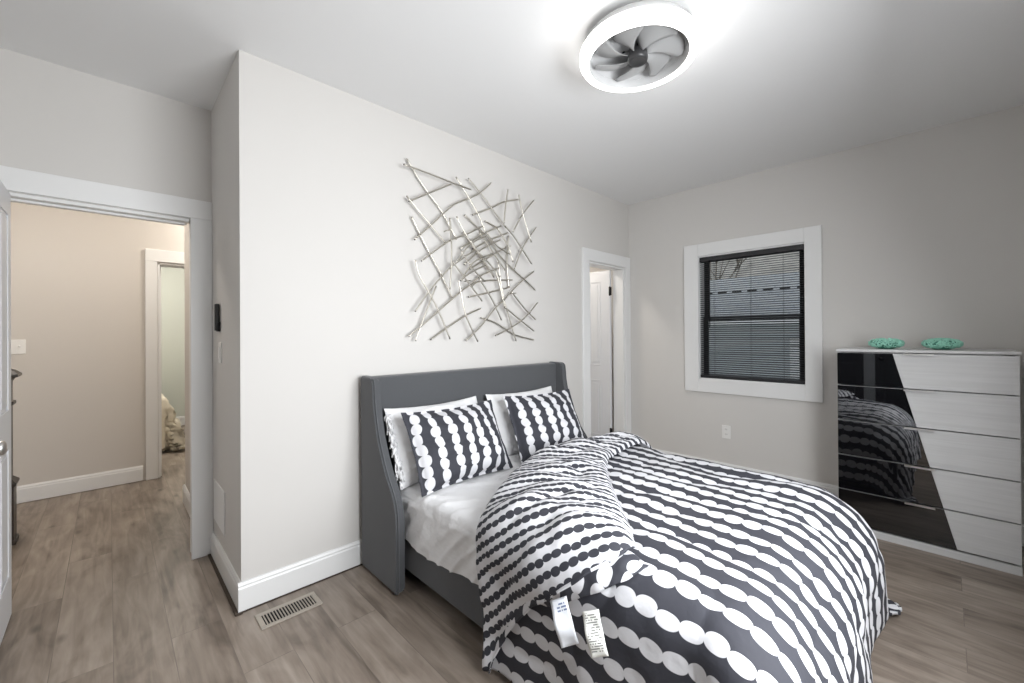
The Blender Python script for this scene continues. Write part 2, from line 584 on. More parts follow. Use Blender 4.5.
# casings
def casing(name, axis, wallpos, sign, o0, o1, zt, wL=0.11, wR=0.11, t=0.02, depth=0.12, head=0.12, m=trim_m, stop=True, rin=0.0):
    """flat door casing on the face at wallpos, jamb lining through the wall (depth, away from the face)"""
    bm = BM()

    def B(a0, a1, p0, p1, z0, z1, bev=0.002):
        q0, q1 = sorted((wallpos + sign * p0, wallpos + sign * p1))
        if axis == 'x': box(bm, a0, a1, q0, q1, z0, z1, bev, 1)
        else: box(bm, q0, q1, a0, a1, z0, z1, bev, 1)
    if wL: B(o0 - wL, o0 - 0.004, 0, t, 0, zt + 0.006)
    if wR: B(o1 + 0.004, o1 + wR, 0, t, 0, zt + 0.006)
    B(o0 - wL, o1 + wR, 0, t + 0.001, zt + 0.006, zt + head)
    B(o0 - 0.001, o0 + 0.016, -depth - 0.002, 0.004, 0, zt)
    B(o1 - 0.016 + rin, o1 + 0.001 + rin, -depth - 0.002, 0.004 if rin == 0 else -0.0005, 0, zt)
    B(o0, o1, -depth - 0.002, 0.004, zt - 0.016, zt + 0.001)
    if stop:
        B(o0 + 0.016, o0 + 0.028, -0.08, -0.045, 0, zt - 0.016)
        if rin == 0: B(o1 - 0.028, o1 - 0.016, -0.08, -0.045, 0, zt - 0.016)
        B(o0 + 0.016, o1 - 0.016, -0.08, -0.045, zt - 0.028, zt - 0.016)
    return struct(name, bm, m)


tr1 = casing('trim_1', 'x', YR, -1, -4.46, -3.731, 2.045, wL=0.085, rin=0.028)
casing('trim_2', 'x', 0.0, -1, -0.745, -0.11, 2.04, wR=0.108, stop=False)
casing('trim_3', 'x', 2.81, -1, -3.745, -2.95, 2.045, wL=0.09)
# strike plate on the latch jamb
bm = BM(); box(bm, -3.7215, -3.7185, 0.775, 0.80, 0.80, 0.86, 0.0005, 1)
obj('strike_plate', bm, black_m, tr1)

# window 1: casing (picture frame), jamb lining, two black sashes, panes
win = thing('window_1', None, None)
tag(win, kind='structure')
y0, y1, z0, z1 = -1.60, -0.75, 0.90, 2.075
bm = BM()
cw = 0.115
box(bm, -0.022, 0.0, y1, y1 + cw + 0.02, z0 - cw - 0.005, z1 + cw, 0.002, 1)
box(bm, -0.022, 0.0, y0 - cw, y0, z0 - cw - 0.005, z1 + cw, 0.002, 1)
box(bm, -0.0215, 0.0, y0, y1, z1, z1 + cw, 0.002, 1)
box(bm, -0.0215, 0.0, y0, y1, z0 - cw - 0.005, z0, 0.002, 1)
obj('window_casing', bm, trim_m, win)
bm = BM()
box(bm, -0.001, 0.13, y1 - 0.003, y1 + 0.001, z0, z1)
box(bm, -0.001, 0.13, y0 - 0.001, y0 + 0.003, z0, z1)
box(bm, -0.001, 0.13, y0, y1, z1 - 0.012, z1 + 0.001)
box(bm, -0.001, 0.13, y0, y1, z0 - 0.001, z0 + 0.012)
obj('window_jamb', bm, trim_m, win)


def sash(name, x0, x1, za, zb):
    bm = BM()
    a, b = y0 + 0.012, y1 - 0.012
    sw = 0.045
    box(bm, x0, x1, a, a + sw, za, zb, 0.003, 1)
    box(bm, x0, x1, b - sw, b, za, zb, 0.003, 1)
    box(bm, x0, x1, a + sw, b - sw, zb - 0.04, zb, 0.003, 1)
    box(bm, x0, x1, a + sw, b - sw, za, za + 0.04, 0.003, 1)
    s = obj(name, bm, sash_m, win)
    bm = BM()
    xm = (x0 + x1) / 2
    box(bm, xm - 0.002, xm + 0.002, a + sw - 0.005, b - sw + 0.005, za + 0.035, zb - 0.035)
    obj('pane', bm, glass_m, s)


sash('upper_sash', 0.095, 0.12, 1.46, z1 - 0.012)
sash('lower_sash', 0.068, 0.093, z0 + 0.012, 1.50)

# window 2, behind the camera: a plain white frame
def back_window(name, axis, pos, a0, a1, za, zb):
    r = thing(name, None, None); tag(r, kind='structure')
    bm = BM()

    def B(p0, p1, q0, q1, d0, d1):
        if axis == 'x': box(bm, p0, p1, d0, d1, q0, q1, 0.002, 1)
        else: box(bm, d0, d1, p0, p1, q0, q1, 0.002, 1)
    s = 0.1
    f0, f1 = pos, pos + 0.02
    B(a0 - s, a0, za - s, zb + s, f0, f1); B(a1, a1 + s, za - s, zb + s, f0, f1)
    B(a0, a1, zb, zb + s, f0, f1); B(a0, a1, za - s, za, f0, f1)
    mid = (za + zb) / 2
    B(a0, a0 + 0.04, za, zb, pos - 0.08, pos - 0.05); B(a1 - 0.04, a1, za, zb, pos - 0.08, pos - 0.05)
    B(a0, a1, za, za + 0.04, pos - 0.08, pos - 0.05); B(a0, a1, zb - 0.04, zb, pos - 0.08, pos - 0.05)
    B(a0, a1, mid - 0.02, mid + 0.02, pos - 0.08, pos - 0.05)
    obj('window_frame', bm, trim_m, r)


back_window('window_2', 'x', -2.85, -3.6, -1.6, 0.85, 2.25)

# venetian blind
bl = thing('venetian_blind', 'black aluminium venetian blind, slats open, filling the white framed window', 'window blind', (0.021, -1.175, 0.913))
bm = BM(); box(bm, -0.018, 0.020, -0.419, 0.419, 1.105, 1.149, 0.002, 1)
obj('head_rail', bm, blind_m, bl)
bm = BM()
ns = 56
for i in range(ns):
    z = 0.035 + i * (1.100 - 0.035) / (ns - 1)
    M = Matrix.Translation((0, 0, z)) @ Matrix.Rotation(math.radians(-24), 4, 'Y')
    for k in range(2):   # slightly crowned slat
        s0, s1 = (-0.0135, 0.0) if k == 0 else (0.0, 0.0135)
        za_, zb_ = (0, 0.0018) if k == 0 else (0.0018, 0)
        v = [bm.verts.new(M @ Vector(c)) for c in ((s0, -0.418, za_), (s1, -0.418, zb_), (s1, 0.418, zb_), (s0, 0.418, za_),
                                                   (s0, -0.418, za_ + 0.0005), (s1, -0.418, zb_ + 0.0005), (s1, 0.418, zb_ + 0.0005), (s0, 0.418, za_ + 0.0005))]
        for q in ((0, 3, 2, 1), (4, 5, 6, 7), (0, 1, 5, 4), (1, 2, 6, 5), (2, 3, 7, 6), (3, 0, 4, 7)): bm.faces.new([v[j] for j in q])
obj('slats', bm, blind_m, bl)
bm = BM(); box(bm, -0.014, 0.014, -0.418, 0.418, 0.0, 0.026, 0.003, 1)
obj('bottom_rail', bm, blind_m, bl)
for yy in (0.29, -0.02, -0.27):
    bm = BM()
    tube(bm, [(-0.013, yy, 0.02), (-0.013, yy, 1.115)], 0.0009, 6)
    tube(bm, [(0.013, yy, 0.02), (0.013, yy, 1.115)], 0.0009, 6)
    obj('ladder_cord', bm, black_m, bl)
bm = BM(); tube(bm, [(-0.022, 0.325, 1.12), (-0.024, 0.325, 0.48)], 0.004, 8)
obj('tilt_wand', bm, black_m, bl)

# ------------------------------------------------------------------ doors
def panel_door(name, W, Hd=2.03, T=0.035):
    """leaf in local coords: hinge edge at x=0, width along +x, thickness y 0..T"""
    bm = BM()
    box(bm, 0, W, 0, T, 0.008, Hd, 0.0015, 1)
    st, mid = 0.115, 0.10
    pw = (W - 2 * st - mid) / 2
    for c in range(2):
        x0 = st + c * (pw + mid)
        for (a, b) in ((0.22, 0.83), (0.99, 1.92)):
            for (yy, sg) in ((0.0, -1), (T, 1)):
                # moulded rim and raised field
                for (ins, h0, h1) in ((0.0, 0.0005, 0.006),):
                    for q in ((x0, x0 + pw, a, a + 0.012), (x0, x0 + pw, b - 0.012, b), (x0, x0 + 0.012, a + 0.012, b - 0.012), (x0 + pw - 0.012, x0 + pw, a + 0.012, b - 0.012)):
                        ya, yb = sorted((yy, yy + sg * 0.006))
                        box(bm, q[0], q[1], ya, yb, q[2], q[3], 0.002, 1)
                ya, yb = sorted((yy, yy + sg * 0.005))
                box(bm, x0 + 0.035, x0 + pw - 0.035, ya, yb, a + 0.035, b - 0.035, 0.0045, 2)
    return obj(name, bm, door_m)


def knob(parent, x, side_y, sg):
    bm = BM()
    prof = [(0.0, 0.0), (0.031, 0.0), (0.031, 0.006), (0.012, 0.010), (0.011, 0.030), (0.022, 0.038), (0.028, 0.050), (0.026, 0.060), (0.016, 0.066), (0.0, 0.067)]
    M = Matrix.Translation((x, side_y, 0.93)) @ Matrix.Rotation(sg * -PI / 2, 4, 'X')
    lathe(bm, prof, 28, M=M)
    return obj('door_knob', bm, chrome_m, parent, smooth=True)


d1 = panel_door('door_1', 0.76)
d1.location = (-4.456, YR - 0.02, 0)
d1.rotation_euler = (0, 0, -PI / 2)     # local +x -> -y ; local +y -> +x
tag(d1, kind='structure')
knob(d1, 0.76 - 0.045, 0.035, 1)
knob(d1, 0.76 - 0.045, 0.0, -1)

d2 = panel_door('door_2', 0.62)
d2.location = (-0.135, 0.135, 0)
d2.rotation_euler = (0, 0, PI / 2 + 0.02)      # +x -> +y ; +y -> -x
tag(d2, kind='structure')
for z in (1.80, 0.27):
    bm = BM()
    box(bm, -0.022, 0.010, 0.030, 0.040, z - 0.045, z + 0.045, 0.002, 1)
    tube(bm, [(-0.006, 0.044, z - 0.05), (-0.006, 0.044, z + 0.05)], 0.007, 10)
    obj('hinge', bm, black_m, d2)
knob(d2, 0.56, 0.035, 1)

# dark double doors on the wall beside the camera (seen mirrored in the black glass of the dresser)
d3 = thing('door_3', None, None); tag(d3, kind='structure')
dk = mat('black_painted_door', (0.012, 0.013, 0.015), 0.35)
for (a, b) in ((-2.45, -1.72), (-1.60, -0.87)):
    bm = BM(); box(bm, -4.55, -4.515, a, b, 0.01, 2.03, 0.003, 1)
    box(bm, -4.516, -4.509, a + 0.1, b - 0.1, 0.2, 0.9, 0.003, 1); box(bm, -4.516, -4.509, a + 0.1, b - 0.1, 1.05, 1.9, 0.003, 1)
    obj('door_leaf', bm, dk, d3)
bm = BM(); box(bm, -4.55, -4.505, -1.72, -1.60, 0.0, 2.04, 0.003, 1)
obj('door_post', bm, mat('grey_post', (0.20, 0.21, 0.22), 0.5), d3)
bm = BM(); lathe(bm, [(0.0, 0.0), (0.03, 0.0), (0.03, 0.005), (0.012, 0.01), (0.012, 0.03), (0.028, 0.045), (0.0, 0.06)], 24, M=Matrix.Translation((-4.515, -1.79, 0.98)) @ Matrix.Rotation(PI / 2, 4, 'Y'))
obj('door_knob', bm, black_m, d3)

# ------------------------------------------------------------------ small fittings
# outlet on the window wall
o = thing('wall_outlet', 'white duplex wall outlet low on the wall under the window', 'outlet', (0, -0.988, 0.43))
bm = BM(); box(bm, -0.006, 0, -0.037, 0.037, -0.06, 0.06, 0.002, 2)
obj('cover_plate', bm, plastic_m, o)
for zz in (0.022, -0.022):
    bm = BM(); box(bm, -0.008, -0.005, -0.016, 0.016, zz - 0.016, zz + 0.016, 0.003, 2)
    s = obj('socket', bm, plastic_m, o)
    bm = BM()
    box(bm, -0.0086, -0.0079, -0.008, -0.006, zz - 0.004, zz + 0.008)
    box(bm, -0.0086, -0.0079, 0.006, 0.008, zz - 0.004, zz + 0.008)
    obj('slots', bm, dark_hole_m, s)

# rocker switch and remote on the recess side wall
o = thing('light_switch', 'white rocker light switch on the side wall, below the black remote', 'light switch', (XS, 0.49, 1.245))
bm = BM(); box(bm, -0.006, 0, -0.036, 0.036, -0.058, 0.058, 0.002, 2)
obj('cover_plate', bm, plastic_m, o)
bm = BM(); box(bm, -0.010, -0.005, -0.016, 0.016, -0.033, 0.033, 0.002, 1)
obj('rocker', bm, plastic_m, o)
o = thing('fan_remote', 'slim black remote control in a wall holder above the white switch', 'remote control', (XS, 0.515, 1.44))
bm = BM(); box(bm, -0.016, 0, -0.024, 0.024, -0.075, -0.02, 0.004, 2)
obj('holder', bm, black_m, o)
bm = BM(); box(bm, -0.026, -0.004, -0.020, 0.020, -0.070, 0.085, 0.006, 3)
obj('remote_body', bm, mat('black_plastic', (0.01, 0.01, 0.01), 0.3), o)
# access panel
bm = BM(); box(bm, XS - 0.006, XS, 0.385, 0.70, 0.235, 0.475, 0.002, 1)
tag(obj('access_panel', bm, mat('painted_panel', (0.78, 0.78, 0.77), 0.5)), 'flat off-white access panel low on the side wall above the baseboard', 'wall panel')
# toggle switch plate in the hall
o = thing('toggle_switch_plate', 'white double toggle switch plate on the hall wall above the newel post', 'light switch', (-4.625, 2.81, 1.265))
bm = BM(); box(bm, -0.058, 0.058, -0.006, 0, -0.058, 0.058, 0.002, 2)
obj('cover_plate', bm, plastic_m, o)
for xx in (-0.023, 0.023):
    bm = BM(); box(bm, xx - 0.005, xx + 0.005, -0.020, -0.004, -0.004, 0.012, 0.002, 1)
    obj('toggle', bm, plastic_m, o)

# floor register
o = thing('floor_register', 'tan metal floor vent set in the floor beside the corner of the wall', 'floor vent', (-3.450, -0.158, 0.0), rotz=0.0)
bm = BM()
W_, D_ = 0.135, 0.068
box(bm, -W_, W_, -D_, -0.045, 0, 0.006, 0.002, 1)
box(bm, -W_, W_, 0.045, D_, 0, 0.006, 0.002, 1)
box(bm, -W_, -0.112, -0.046, 0.046, 0, 0.006, 0.002, 1)
box(bm, 0.112, W_, -0.046, 0.046, 0, 0.006, 0.002, 1)
obj('register_frame', bm, beige_vent_m, o)
bm = BM(); box(bm, -0.113, 0.113, -0.046, 0.046, 0.0004, 0.0012)
obj('duct_opening', bm, dark_hole_m, o)
bm = BM()
for i in range(17):
    x = -0.104 + i * 0.013
    box(bm, x - 0.0025, x + 0.0025, -0.046, 0.046, 0.001, 0.005, M=None)
obj('louver_bars', bm, beige_vent_m, o)

# newel post in the hall
o = thing('newel_post', 'dark brown newel post standing in the hall behind the open white door', 'newel post', (-4.588, 1.86, 0))
bm = BM(); box(bm, -0.062, 0.062, -0.062, 0.062, 0, 0.37, 0.003, 1); box(bm, -0.072, 0.072, -0.072, 0.072, 0, 0.03, 0.004, 1)
obj('base', bm, newel_m, o)
bm = BM(); prism_pts = [(0.062, 0.365), (0.082, 0.385), (0.082, 0.40), (0.055, 0.425)]
lathe(bm, [(0.0, 0.36), (0.085, 0.365), (0.104, 0.385), (0.104, 0.398), (0.07, 0.425), (0.0, 0.426)], 4, M=Matrix.Rotation(PI / 4, 4, 'Z'), smooth=False)
obj('base_moulding', bm, newel_m, o)
bm = BM(); box(bm, -0.048, 0.048, -0.048, 0.048, 0.42, 1.06, 0.003, 1); box(bm, -0.062, 0.062, -0.062, 0.062, 0.90, 0.925, 0.006, 2)
obj('shaft', bm, newel_m, o)
bm = BM()
lathe(bm, [(0.0, 1.055), (0.07, 1.055), (0.085, 1.075), (0.12, 1.085), (0.12, 1.10), (0.085, 1.125), (0.0, 1.155)], 4, M=Matrix.Rotation(PI / 4, 4, 'Z'), smooth=False)
obj('cap', bm, newel_m, o)

# hall lamp and far room lamp
o = thing('ceiling_light', 'round frosted ceiling light in the hall', 'ceiling light', (-3.15, 2.42, H))
bm = BM(); lathe(bm, [(0.0, 0.0), (0.16, 0.0), (0.16, -0.02), (0.15, -0.025)], 40)
obj('base', bm, housing_m, o)
bm = BM(); lathe(bm, [(0.15, -0.02), (0.14, -0.055), (0.09, -0.08), (0.0, -0.09)], 40)
obj('diffuser', bm, hall_lamp_m, o, smooth=True)
o2 = thing('ceiling_light', 'round frosted ceiling light in the far bedroom', 'ceiling light', (-3.6, 4.4, H))
for ch in list(o.children):
    c = ch.copy(); COL.objects.link(c); c.parent = o2
o2.scale = (1.7, 1.7, 1.0)
o3 = thing('ceiling_light', 'round frosted ceiling light at the stair end of the hall', 'ceiling light', (-4.45, 1.75, H))
for ch in list(o.children):
    c = ch.copy(); COL.objects.link(c); c.parent = o3

closet_fill = thing('ceiling_light', 'unseen round light added to brighten the closet', 'ceiling light', (-0.75, 0.75, H))  # added lamp, out of view, that lifts the dark closet
for ch in list(o.children):
    c = ch.copy(); COL.objects.link(c); c.parent = closet_fill

# far bed with cream comforter
fb = thing('far_bed', 'bed in the room beyond the hall, mostly hidden by the door casing', 'bed', (-4.28, 4.45, 0))
bm = BM(); box(bm, -0.75, 0.62, -0.55, 0.95, 0.12, 0.30, 0.02, 2)
for sxx in (-0.7, 0.55):
    for syy in (-0.5, 0.9): box(bm, sxx, sxx + 0.06, syy, syy + 0.06 - 0.02, 0, 0.13)
obj('frame', bm, newel_m, fb)
bm = BM(); box(bm, -0.75, 0.62, -0.55, 0.95, 0.30, 0.52, 0.05, 3)
obj('mattress', bm, sheet_m, fb)
nA, nB = 80, 80
P = np.zeros((nA, nB, 3))
for i in range(nA):
    for j in range(nB):
        A_ = -4.9 + 1.86 * i / (nA - 1)
        B_ = 3.40 + 1.85 * j / (nB - 1)
        ea, eb = max(0.0, A_ + 3.62), min(0.0, B_ - 3.98)
        rho = math.hypot(ea, eb)
        ux, uy = (ea / rho, eb / rho) if rho > 1e-6 else (0, 0)
        drop = min(rho, 0.56) if rho > 0.05 else rho * 0.5
        over = max(0.0, rho - 0.56)
        al = (A_ * abs(uy) + B_ * abs(ux))
        hor = 0.03 * min(1, rho * 10) + 0.14 * rho + over * 0.35 + 0.10 * abs(2 * ux * uy) ** 2 * min(1, rho * 2) + 0.035 * min(1, rho * 3) * math.sin(al * 17)
        z = 0.60 - drop + 0.02 * noise.noise((A_ * 6, B_ * 6, 2.0))
        P[i, j] = (min(A_, -3.62) + ux * hor, max(B_, 3.98) + uy * hor, max(z, 0.03))
me = grid_mesh('comforter', P)
o = obj('comforter', me, cream_m, smooth=True)
md = o.modifiers.new('thick', 'SOLIDIFY'); md.thickness = 0.025; md.offset = 1
tag(o, 'cream comforter spilling off the far bed onto the floor of the room past the hall', 'comforter')

# ------------------------------------------------------------------ bed frame
bed = thing('upholstered_bed', 'charcoal grey upholstered bed with a winged headboard against the wall', 'bed', (-2.15, -1.1, 0))
XL, XR = -3.035, -1.335
XI_L, XI_R = -2.985, -1.385     # inner faces of the wings


def smooth_curve(pts, n=8):
    """Catmull-Rom through 2-D points"""
    out = []
    P_ = [pts[0]] + list(pts) + [pts[-1]]
    for i in range(1, len(P_) - 2):
        for k in range(n):
            t = k / n
            q = []
            for c in range(len(pts[0])):
                p0, p1, p2, p3 = P_[i - 1][c], P_[i][c], P_[i + 1][c], P_[i + 2][c]
                q.append(0.5 * ((2 * p1) + (-p0 + p2) * t + (2 * p0 - 5 * p1 + 4 * p2 - p3) * t * t + (-p0 + 3 * p1 - 3 * p2 + p3) * t ** 3))
            out.append(tuple(q))
    out.append(tuple(pts[-1]))
    return out


wing_front = smooth_curve([(-0.150, 1.103), (-0.178, 1.085), (-0.188, 1.04), (-0.197, 0.95), (-0.228, 0.82), (-0.268, 0.72), (-0.335, 0.60), (-0.405, 0.51), (-0.437, 0.43), (-0.444, 0.33), (-0.444, 0.10), (-0.442, 0.03), (-0.43, 0.012)], 5)
poly = [(-0.035, 0.012), (-0.03, 1.09), (-0.045, 1.105)] + wing_front
for (a, b) in ((XL, XI_L), (XI_R, XR)):
    bm = BM()
    fs = prism(bm, poly, 'x', a, b)
    es = list({e for f in fs[:2] for e in f.edges})
    bmesh.ops.bevel(bm, geom=es, offset=0.014, segments=3, affect='EDGES', profile=0.5)
    obj('wing', bm, fabric_m, bed, smooth=False, world=True)
    bm = BM()
    # piping seam along the front edge of the wing
    xs = a + 0.012 if a == XL else b - 0.012
    tube(bm, [(xs, y - 0.004, z) for y, z in wing_front[3:]], 0.004, 8)
    obj('piping', bm, fabric_m, bed, world=True)
bm = BM()
box(bm, XI_L - 0.004, XI_R + 0.004, -0.125, -0.03, 0.20, 1.098, 0.018, 3)
obj('headboard_panel', bm, fabric_m, bed, world=True)
bm = BM()
box(bm, -2.945, -2.905, -2.09, -0.13, 0.085, 0.31, 0.012, 3)
obj('side_rail', bm, fabric_m, bed, world=True)
bm = BM()
box(bm, -1.465, -1.425, -2.09, -0.13, 0.085, 0.31, 0.012, 3)
obj('side_rail', bm, fabric_m, bed, world=True)
bm = BM()
box(bm, -2.945, -1.425, -2.12, -2.09, 0.085, 0.31, 0.012, 3)
obj('foot_rail', bm, fabric_m, bed, world=True)
for (xx, yy) in ((-2.86, -2.02), (-1.52, -2.02), (-2.86, -1.1), (-1.52, -1.1), (-2.86, -0.25), (-1.52, -0.25)):
    bm = BM(); lathe(bm, [(0.0, 0.0), (0.022, 0.0), (0.03, 0.09), (0.0, 0.09)], 20, c=(xx, yy, 0))
    obj('leg', bm, black_m, bed, world=True)

# mattress in a white sheet: rounded top, sheet hanging over the rails
def mattress():
    n, m = 150, 130
    xl, xr = -2.945, -1.44
    ys = np.linspace(-0.16, -2.04, n)
    r = 0.055
    zt = 0.512
    # cross-section path across x: (x, z)
    path = []
    side = 0.255
    for z in np.linspace(side, zt - r, 18): path.append((xl, z, 0))
    for k in range(1, 9):
        a = PI / 2 * k / 9
        path.append((xl + r - r * math.cos(a), zt - r + r * math.sin(a), 0.5))
    for x in np.linspace(xl + r, xr - r, 60): path.append((x, zt, 1))
    for k in range(1, 9):
        a = PI / 2 * k / 9
        path.append((xr - r + r * math.sin(a), zt - r + r * math.cos(a), 0.5))
    for z in np.linspace(zt - r, side, 18): path.append((xr, z, 0))
    path = np.array(path)
    X = np.repeat(path[None, :, 0], n, 0); Z = np.repeat(path[None, :, 1], n, 0); T = np.repeat(path[None, :, 2], n, 0)
    Y = np.repeat(ys[:, None], len(path), 1)
    # wrinkles: radiating diagonal folds near the pillows and on the hanging side
    w1 = fnoise((Y * 3 + X * 9), (X * 2 - Y * 1.2), 0.3)
    ridg = 1 - np.abs(fnoise(X * 4.5 + Y * 5.0, (X - Y) * 1.4, 1.7)) * 2
    w2 = np.clip(ridg, 0, 1) ** 5
    onside = (T < 0.9)
    Z = Z + (T >= 0.5) * (0.006 * w1 + 0.016 * w2)
    sidew = np.clip(1 - np.abs(fnoise(Y * 9 + Z * 9, Z * 3, 4.0)) * 2.2, 0, 1) ** 3
    sgn = np.where(X < -2.1, -1, 1)
    X = X + sgn * (T == 0) * (0.004 + 0.014 * sidew * (1.0 - (Z - side) * 1.0) + 0.006 * fnoise(Y * 5, Z * 5, 2.0))
    hem = (T == 0) * np.clip(1 - (Z - side) / 0.22, 0, 1)
    Z = Z - hem * (0.018 * np.sin(Y * 7.5) + 0.012 * fnoise(Y * 6, Y * 0, 9.0))
    # the foot end and the far corner are rounded off
    fe = np.clip((-1.82 - Y) / 0.22, 0, 1) ** 2
    fr_ = np.clip((X + 1.70) / 0.25, 0, 1) ** 2
    Z = np.where(Z > 0.30, Z - (0.07 * fe + 0.05 * fr_ + 0.06 * fe * fr_) * np.clip((Z - 0.30) / 0.2, 0, 1), Z)
    P = np.stack([X, Y, Z], -1)
    me = grid_mesh('mattress', P)
    b = BM(); b.from_mesh(me)
    bmesh.ops.holes_fill(b, edges=[e for e in b.edges if e.is_boundary and abs(e.verts[0].co.y - e.verts[1].co.y) < 1e-4 and (abs(e.verts[0].co.y + 0.16) < .01 or abs(e.verts[0].co.y + 2.04) < .01)], sides=0)
    for f in b.faces: f.smooth = len(f.verts) == 4
    o = obj('mattress', b, sheet_m)
    return tag(o, 'mattress under a creased white sheet lying in the grey bed frame', 'mattress')


mattress()


# ------------------------------------------------------------------ pillows
def pillow(name, label, cat, W, Hh, T, center, rotz, lean, material, group=None, seed=0.0, wr=0.012, flange=0.02, n=70, roll=0.0, sag=0.0, uoff=0.045):
    """front faces local -y; local z is height; lean tips the top back (+y)"""
    s = np.linspace(-1, 1, n); t = np.linspace(-1, 1, n)
    Sg, Tg = np.meshgrid(s, t, indexing='ij')
    fl = flange / (W / 2)
    ins, int_ = np.clip(np.abs(Sg) / (1 - fl), 0, 1), np.clip(np.abs(Tg) / (1 - fl), 0, 1)
    th = (1 - ins ** 3.0) ** 0.62 * (1 - int_ ** 3.0) ** 0.62
    X = W / 2 * Sg * (1 - 0.045 * (1 - Tg ** 2))
    Zc = Hh / 2 * Tg * (1 - 0.08 * (1 - Sg ** 2)) - sag * (1 - Sg ** 2) * (Tg > 0) * Tg
    nz = fnoise(X * 7 + seed, Zc * 7, seed) * wr + wr * 1.4 * np.clip(1 - np.abs(fnoise(X * 5 + seed, Zc * 9, seed + 3)) * 2.5, 0, 1) ** 3 * (th * 0.9)
    edge = 0.006 * fnoise(X * 16 + seed, Zc * 16, seed + 7)
    # weight sinks: thicker toward the bottom
    full = T / 2 * th * (1.08 - 0.22 * Tg)
    front = np.stack([X, -(full + nz * np.clip(th * 2, 0, 1)) + edge - 0.0015, Zc], -1)
    back = np.stack([X, (full * 0.8) + edge + 0.0015, Zc], -1)
    P = np.concatenate([front, back[::-1]], 0)
    uvf = np.stack([Zc, X + uoff], -1)
    UV = np.concatenate([uvf, uvf[::-1]], 0)
    me = grid_mesh(name, P, UV)
    b = BM(); b.from_mesh(me)
    bmesh.ops.remove_doubles(b, verts=[v for v in b.verts], dist=0.0005)
    bnd = [e for e in b.edges if e.is_boundary]
    try:
        bmesh.ops.bridge_loops(b, edges=bnd)
    except Exception:
        pass
    if any(e.is_boundary for e in b.edges):
        bmesh.ops.holes_fill(b, edges=[e for e in b.edges if e.is_boundary], sides=4)
    for f in b.faces: f.smooth = True
    o = obj(name, b, material)
    o.rotation_mode = 'QUATERNION'
    R = Matrix.Rotation(rotz, 4, 'Z') @ Matrix.Rotation(-lean, 4, 'X') @ Matrix.Rotation(roll, 4, 'Y')
    o.rotation_quaternion = R.to_quaternion()
    o.location = center
    return tag(o, label, cat, group)


# white pillows behind
pw1 = pillow('pillow', 'plain white pillow with a fringed side, behind the patterned pillow nearer the camera', 'pillow', 0.68, 0.45, 0.15, (-2.62, -0.262, 0.715), 0.02, math.radians(24), sheet_m, 'white sleeping pillows', 1.0, wr=0.016, flange=0.0)
pw2 = pillow('pillow', 'plain white pillow behind the patterned pillow farther from the camera', 'pillow', 0.68, 0.45, 0.15, (-1.86, -0.262, 0.715), -0.02, math.radians(24), sheet_m, 'white sleeping pillows', 5.0, wr=0.016, flange=0.0)
# shams
pillow('patterned_pillow', 'navy pillow with chains of white beads, the one nearer the camera', 'pillow', 0.66, 0.45, 0.155, (-2.615, -0.435, 0.715), 0.03, math.radians(27), sham_m, 'bead patterned pillows', 2.0, roll=math.radians(0.5))
pillow('patterned_pillow', 'navy pillow with chains of white beads, the one nearer the closet door', 'pillow', 0.61, 0.45, 0.155, (-1.90, -0.475, 0.725), -0.14, math.radians(27), sham_m, 'bead patterned pillows', 9.0, uoff=0.080)
# fringe on the near edge of the first white pillow
random.seed(4)
bm = BM()
for i in range(150):
    t = i / 149
    zz = -0.19 + 0.38 * t
    L = 0.030 + 0.022 * random.random()
    x0 = -0.322 + random.uniform(-0.008, 0.008)
    dx = -0.3 - 0.5 * random.random()
    dz = -0.9 - 0.3 * random.random()
    dy = random.uniform(-0.5, 0.3)
    v = Vector((dx, dy, dz)).normalized()
    p0 = Vector((x0, -0.012 + random.uniform(-0.012, 0.012), zz))
    tube(bm, [p0, p0 + v * L * 0.5 + Vector((-0.006, 0, 0.004)), p0 + v * L], 0.0065, 6, taper=0.45)
obj('fringe', bm, sheet_m, pw1)

# ------------------------------------------------------------------ duvet
XLc, XRc, YFc = -2.978, -1.385, -2.18
RL, RB = 0.12, 0.26      # tighter edge along the near side, softer toward the foot and the far side
xl, xr, yf = XLc + RL, XRc - RB, YFc + RB
ZT = 0.565


def drape(A, B, rho_max=0.76):
    """unrolled cloth coordinates -> positions on the bed, hanging over the sides and the foot"""
    ea = np.where(A < xl, A - xl, np.where(A > xr, A - xr, 0.0))
    eb = np.where(B < yf, B - yf, 0.0)
    rho = np.hypot(ea, eb)
    rs = np.where(rho > 1e-9, rho, 1.0)
    ux, uy = ea / rs, eb / rs
    rho = np.minimum(rho, rho_max)
    R_ = np.where(ux > 0, RB, RL * ux ** 2 + RB * uy ** 2)
    R_ = np.maximum(R_, RL)
    arc = PI / 2 * R_
    phi = np.clip(rho / R_, 0, PI / 2)
    hor = R_ * np.sin(phi)
    drop = R_ * (1 - np.cos(phi))
    ex = np.clip(rho - arc, 0, None)
    along = B * np.abs(ux) + A * np.abs(uy)
    hang = np.clip(ex / 0.4, 0, 1)
    hor = hor + ex * 0.05 + hang * 0.018 * np.sin(along * 11 + 0.7) + hang * 0.010 * np.sin(along * 23)
    drop = drop + ex
    hor = hor + 0.10 * hang * np.where(ux > 0, np.abs(2 * ux * uy), 0.0) ** 5
    maxd = ZT - 0.03
    over = np.clip(drop - maxd, 0, None)
    drop = np.minimum(drop, maxd)
    hor = hor + over * 0.75
    X = np.clip(A, xl, xr) + ux * hor
    Y = np.maximum(B, yf) + uy * hor
    Z = ZT - drop
    return np.stack([X, Y, Z], -1), ex


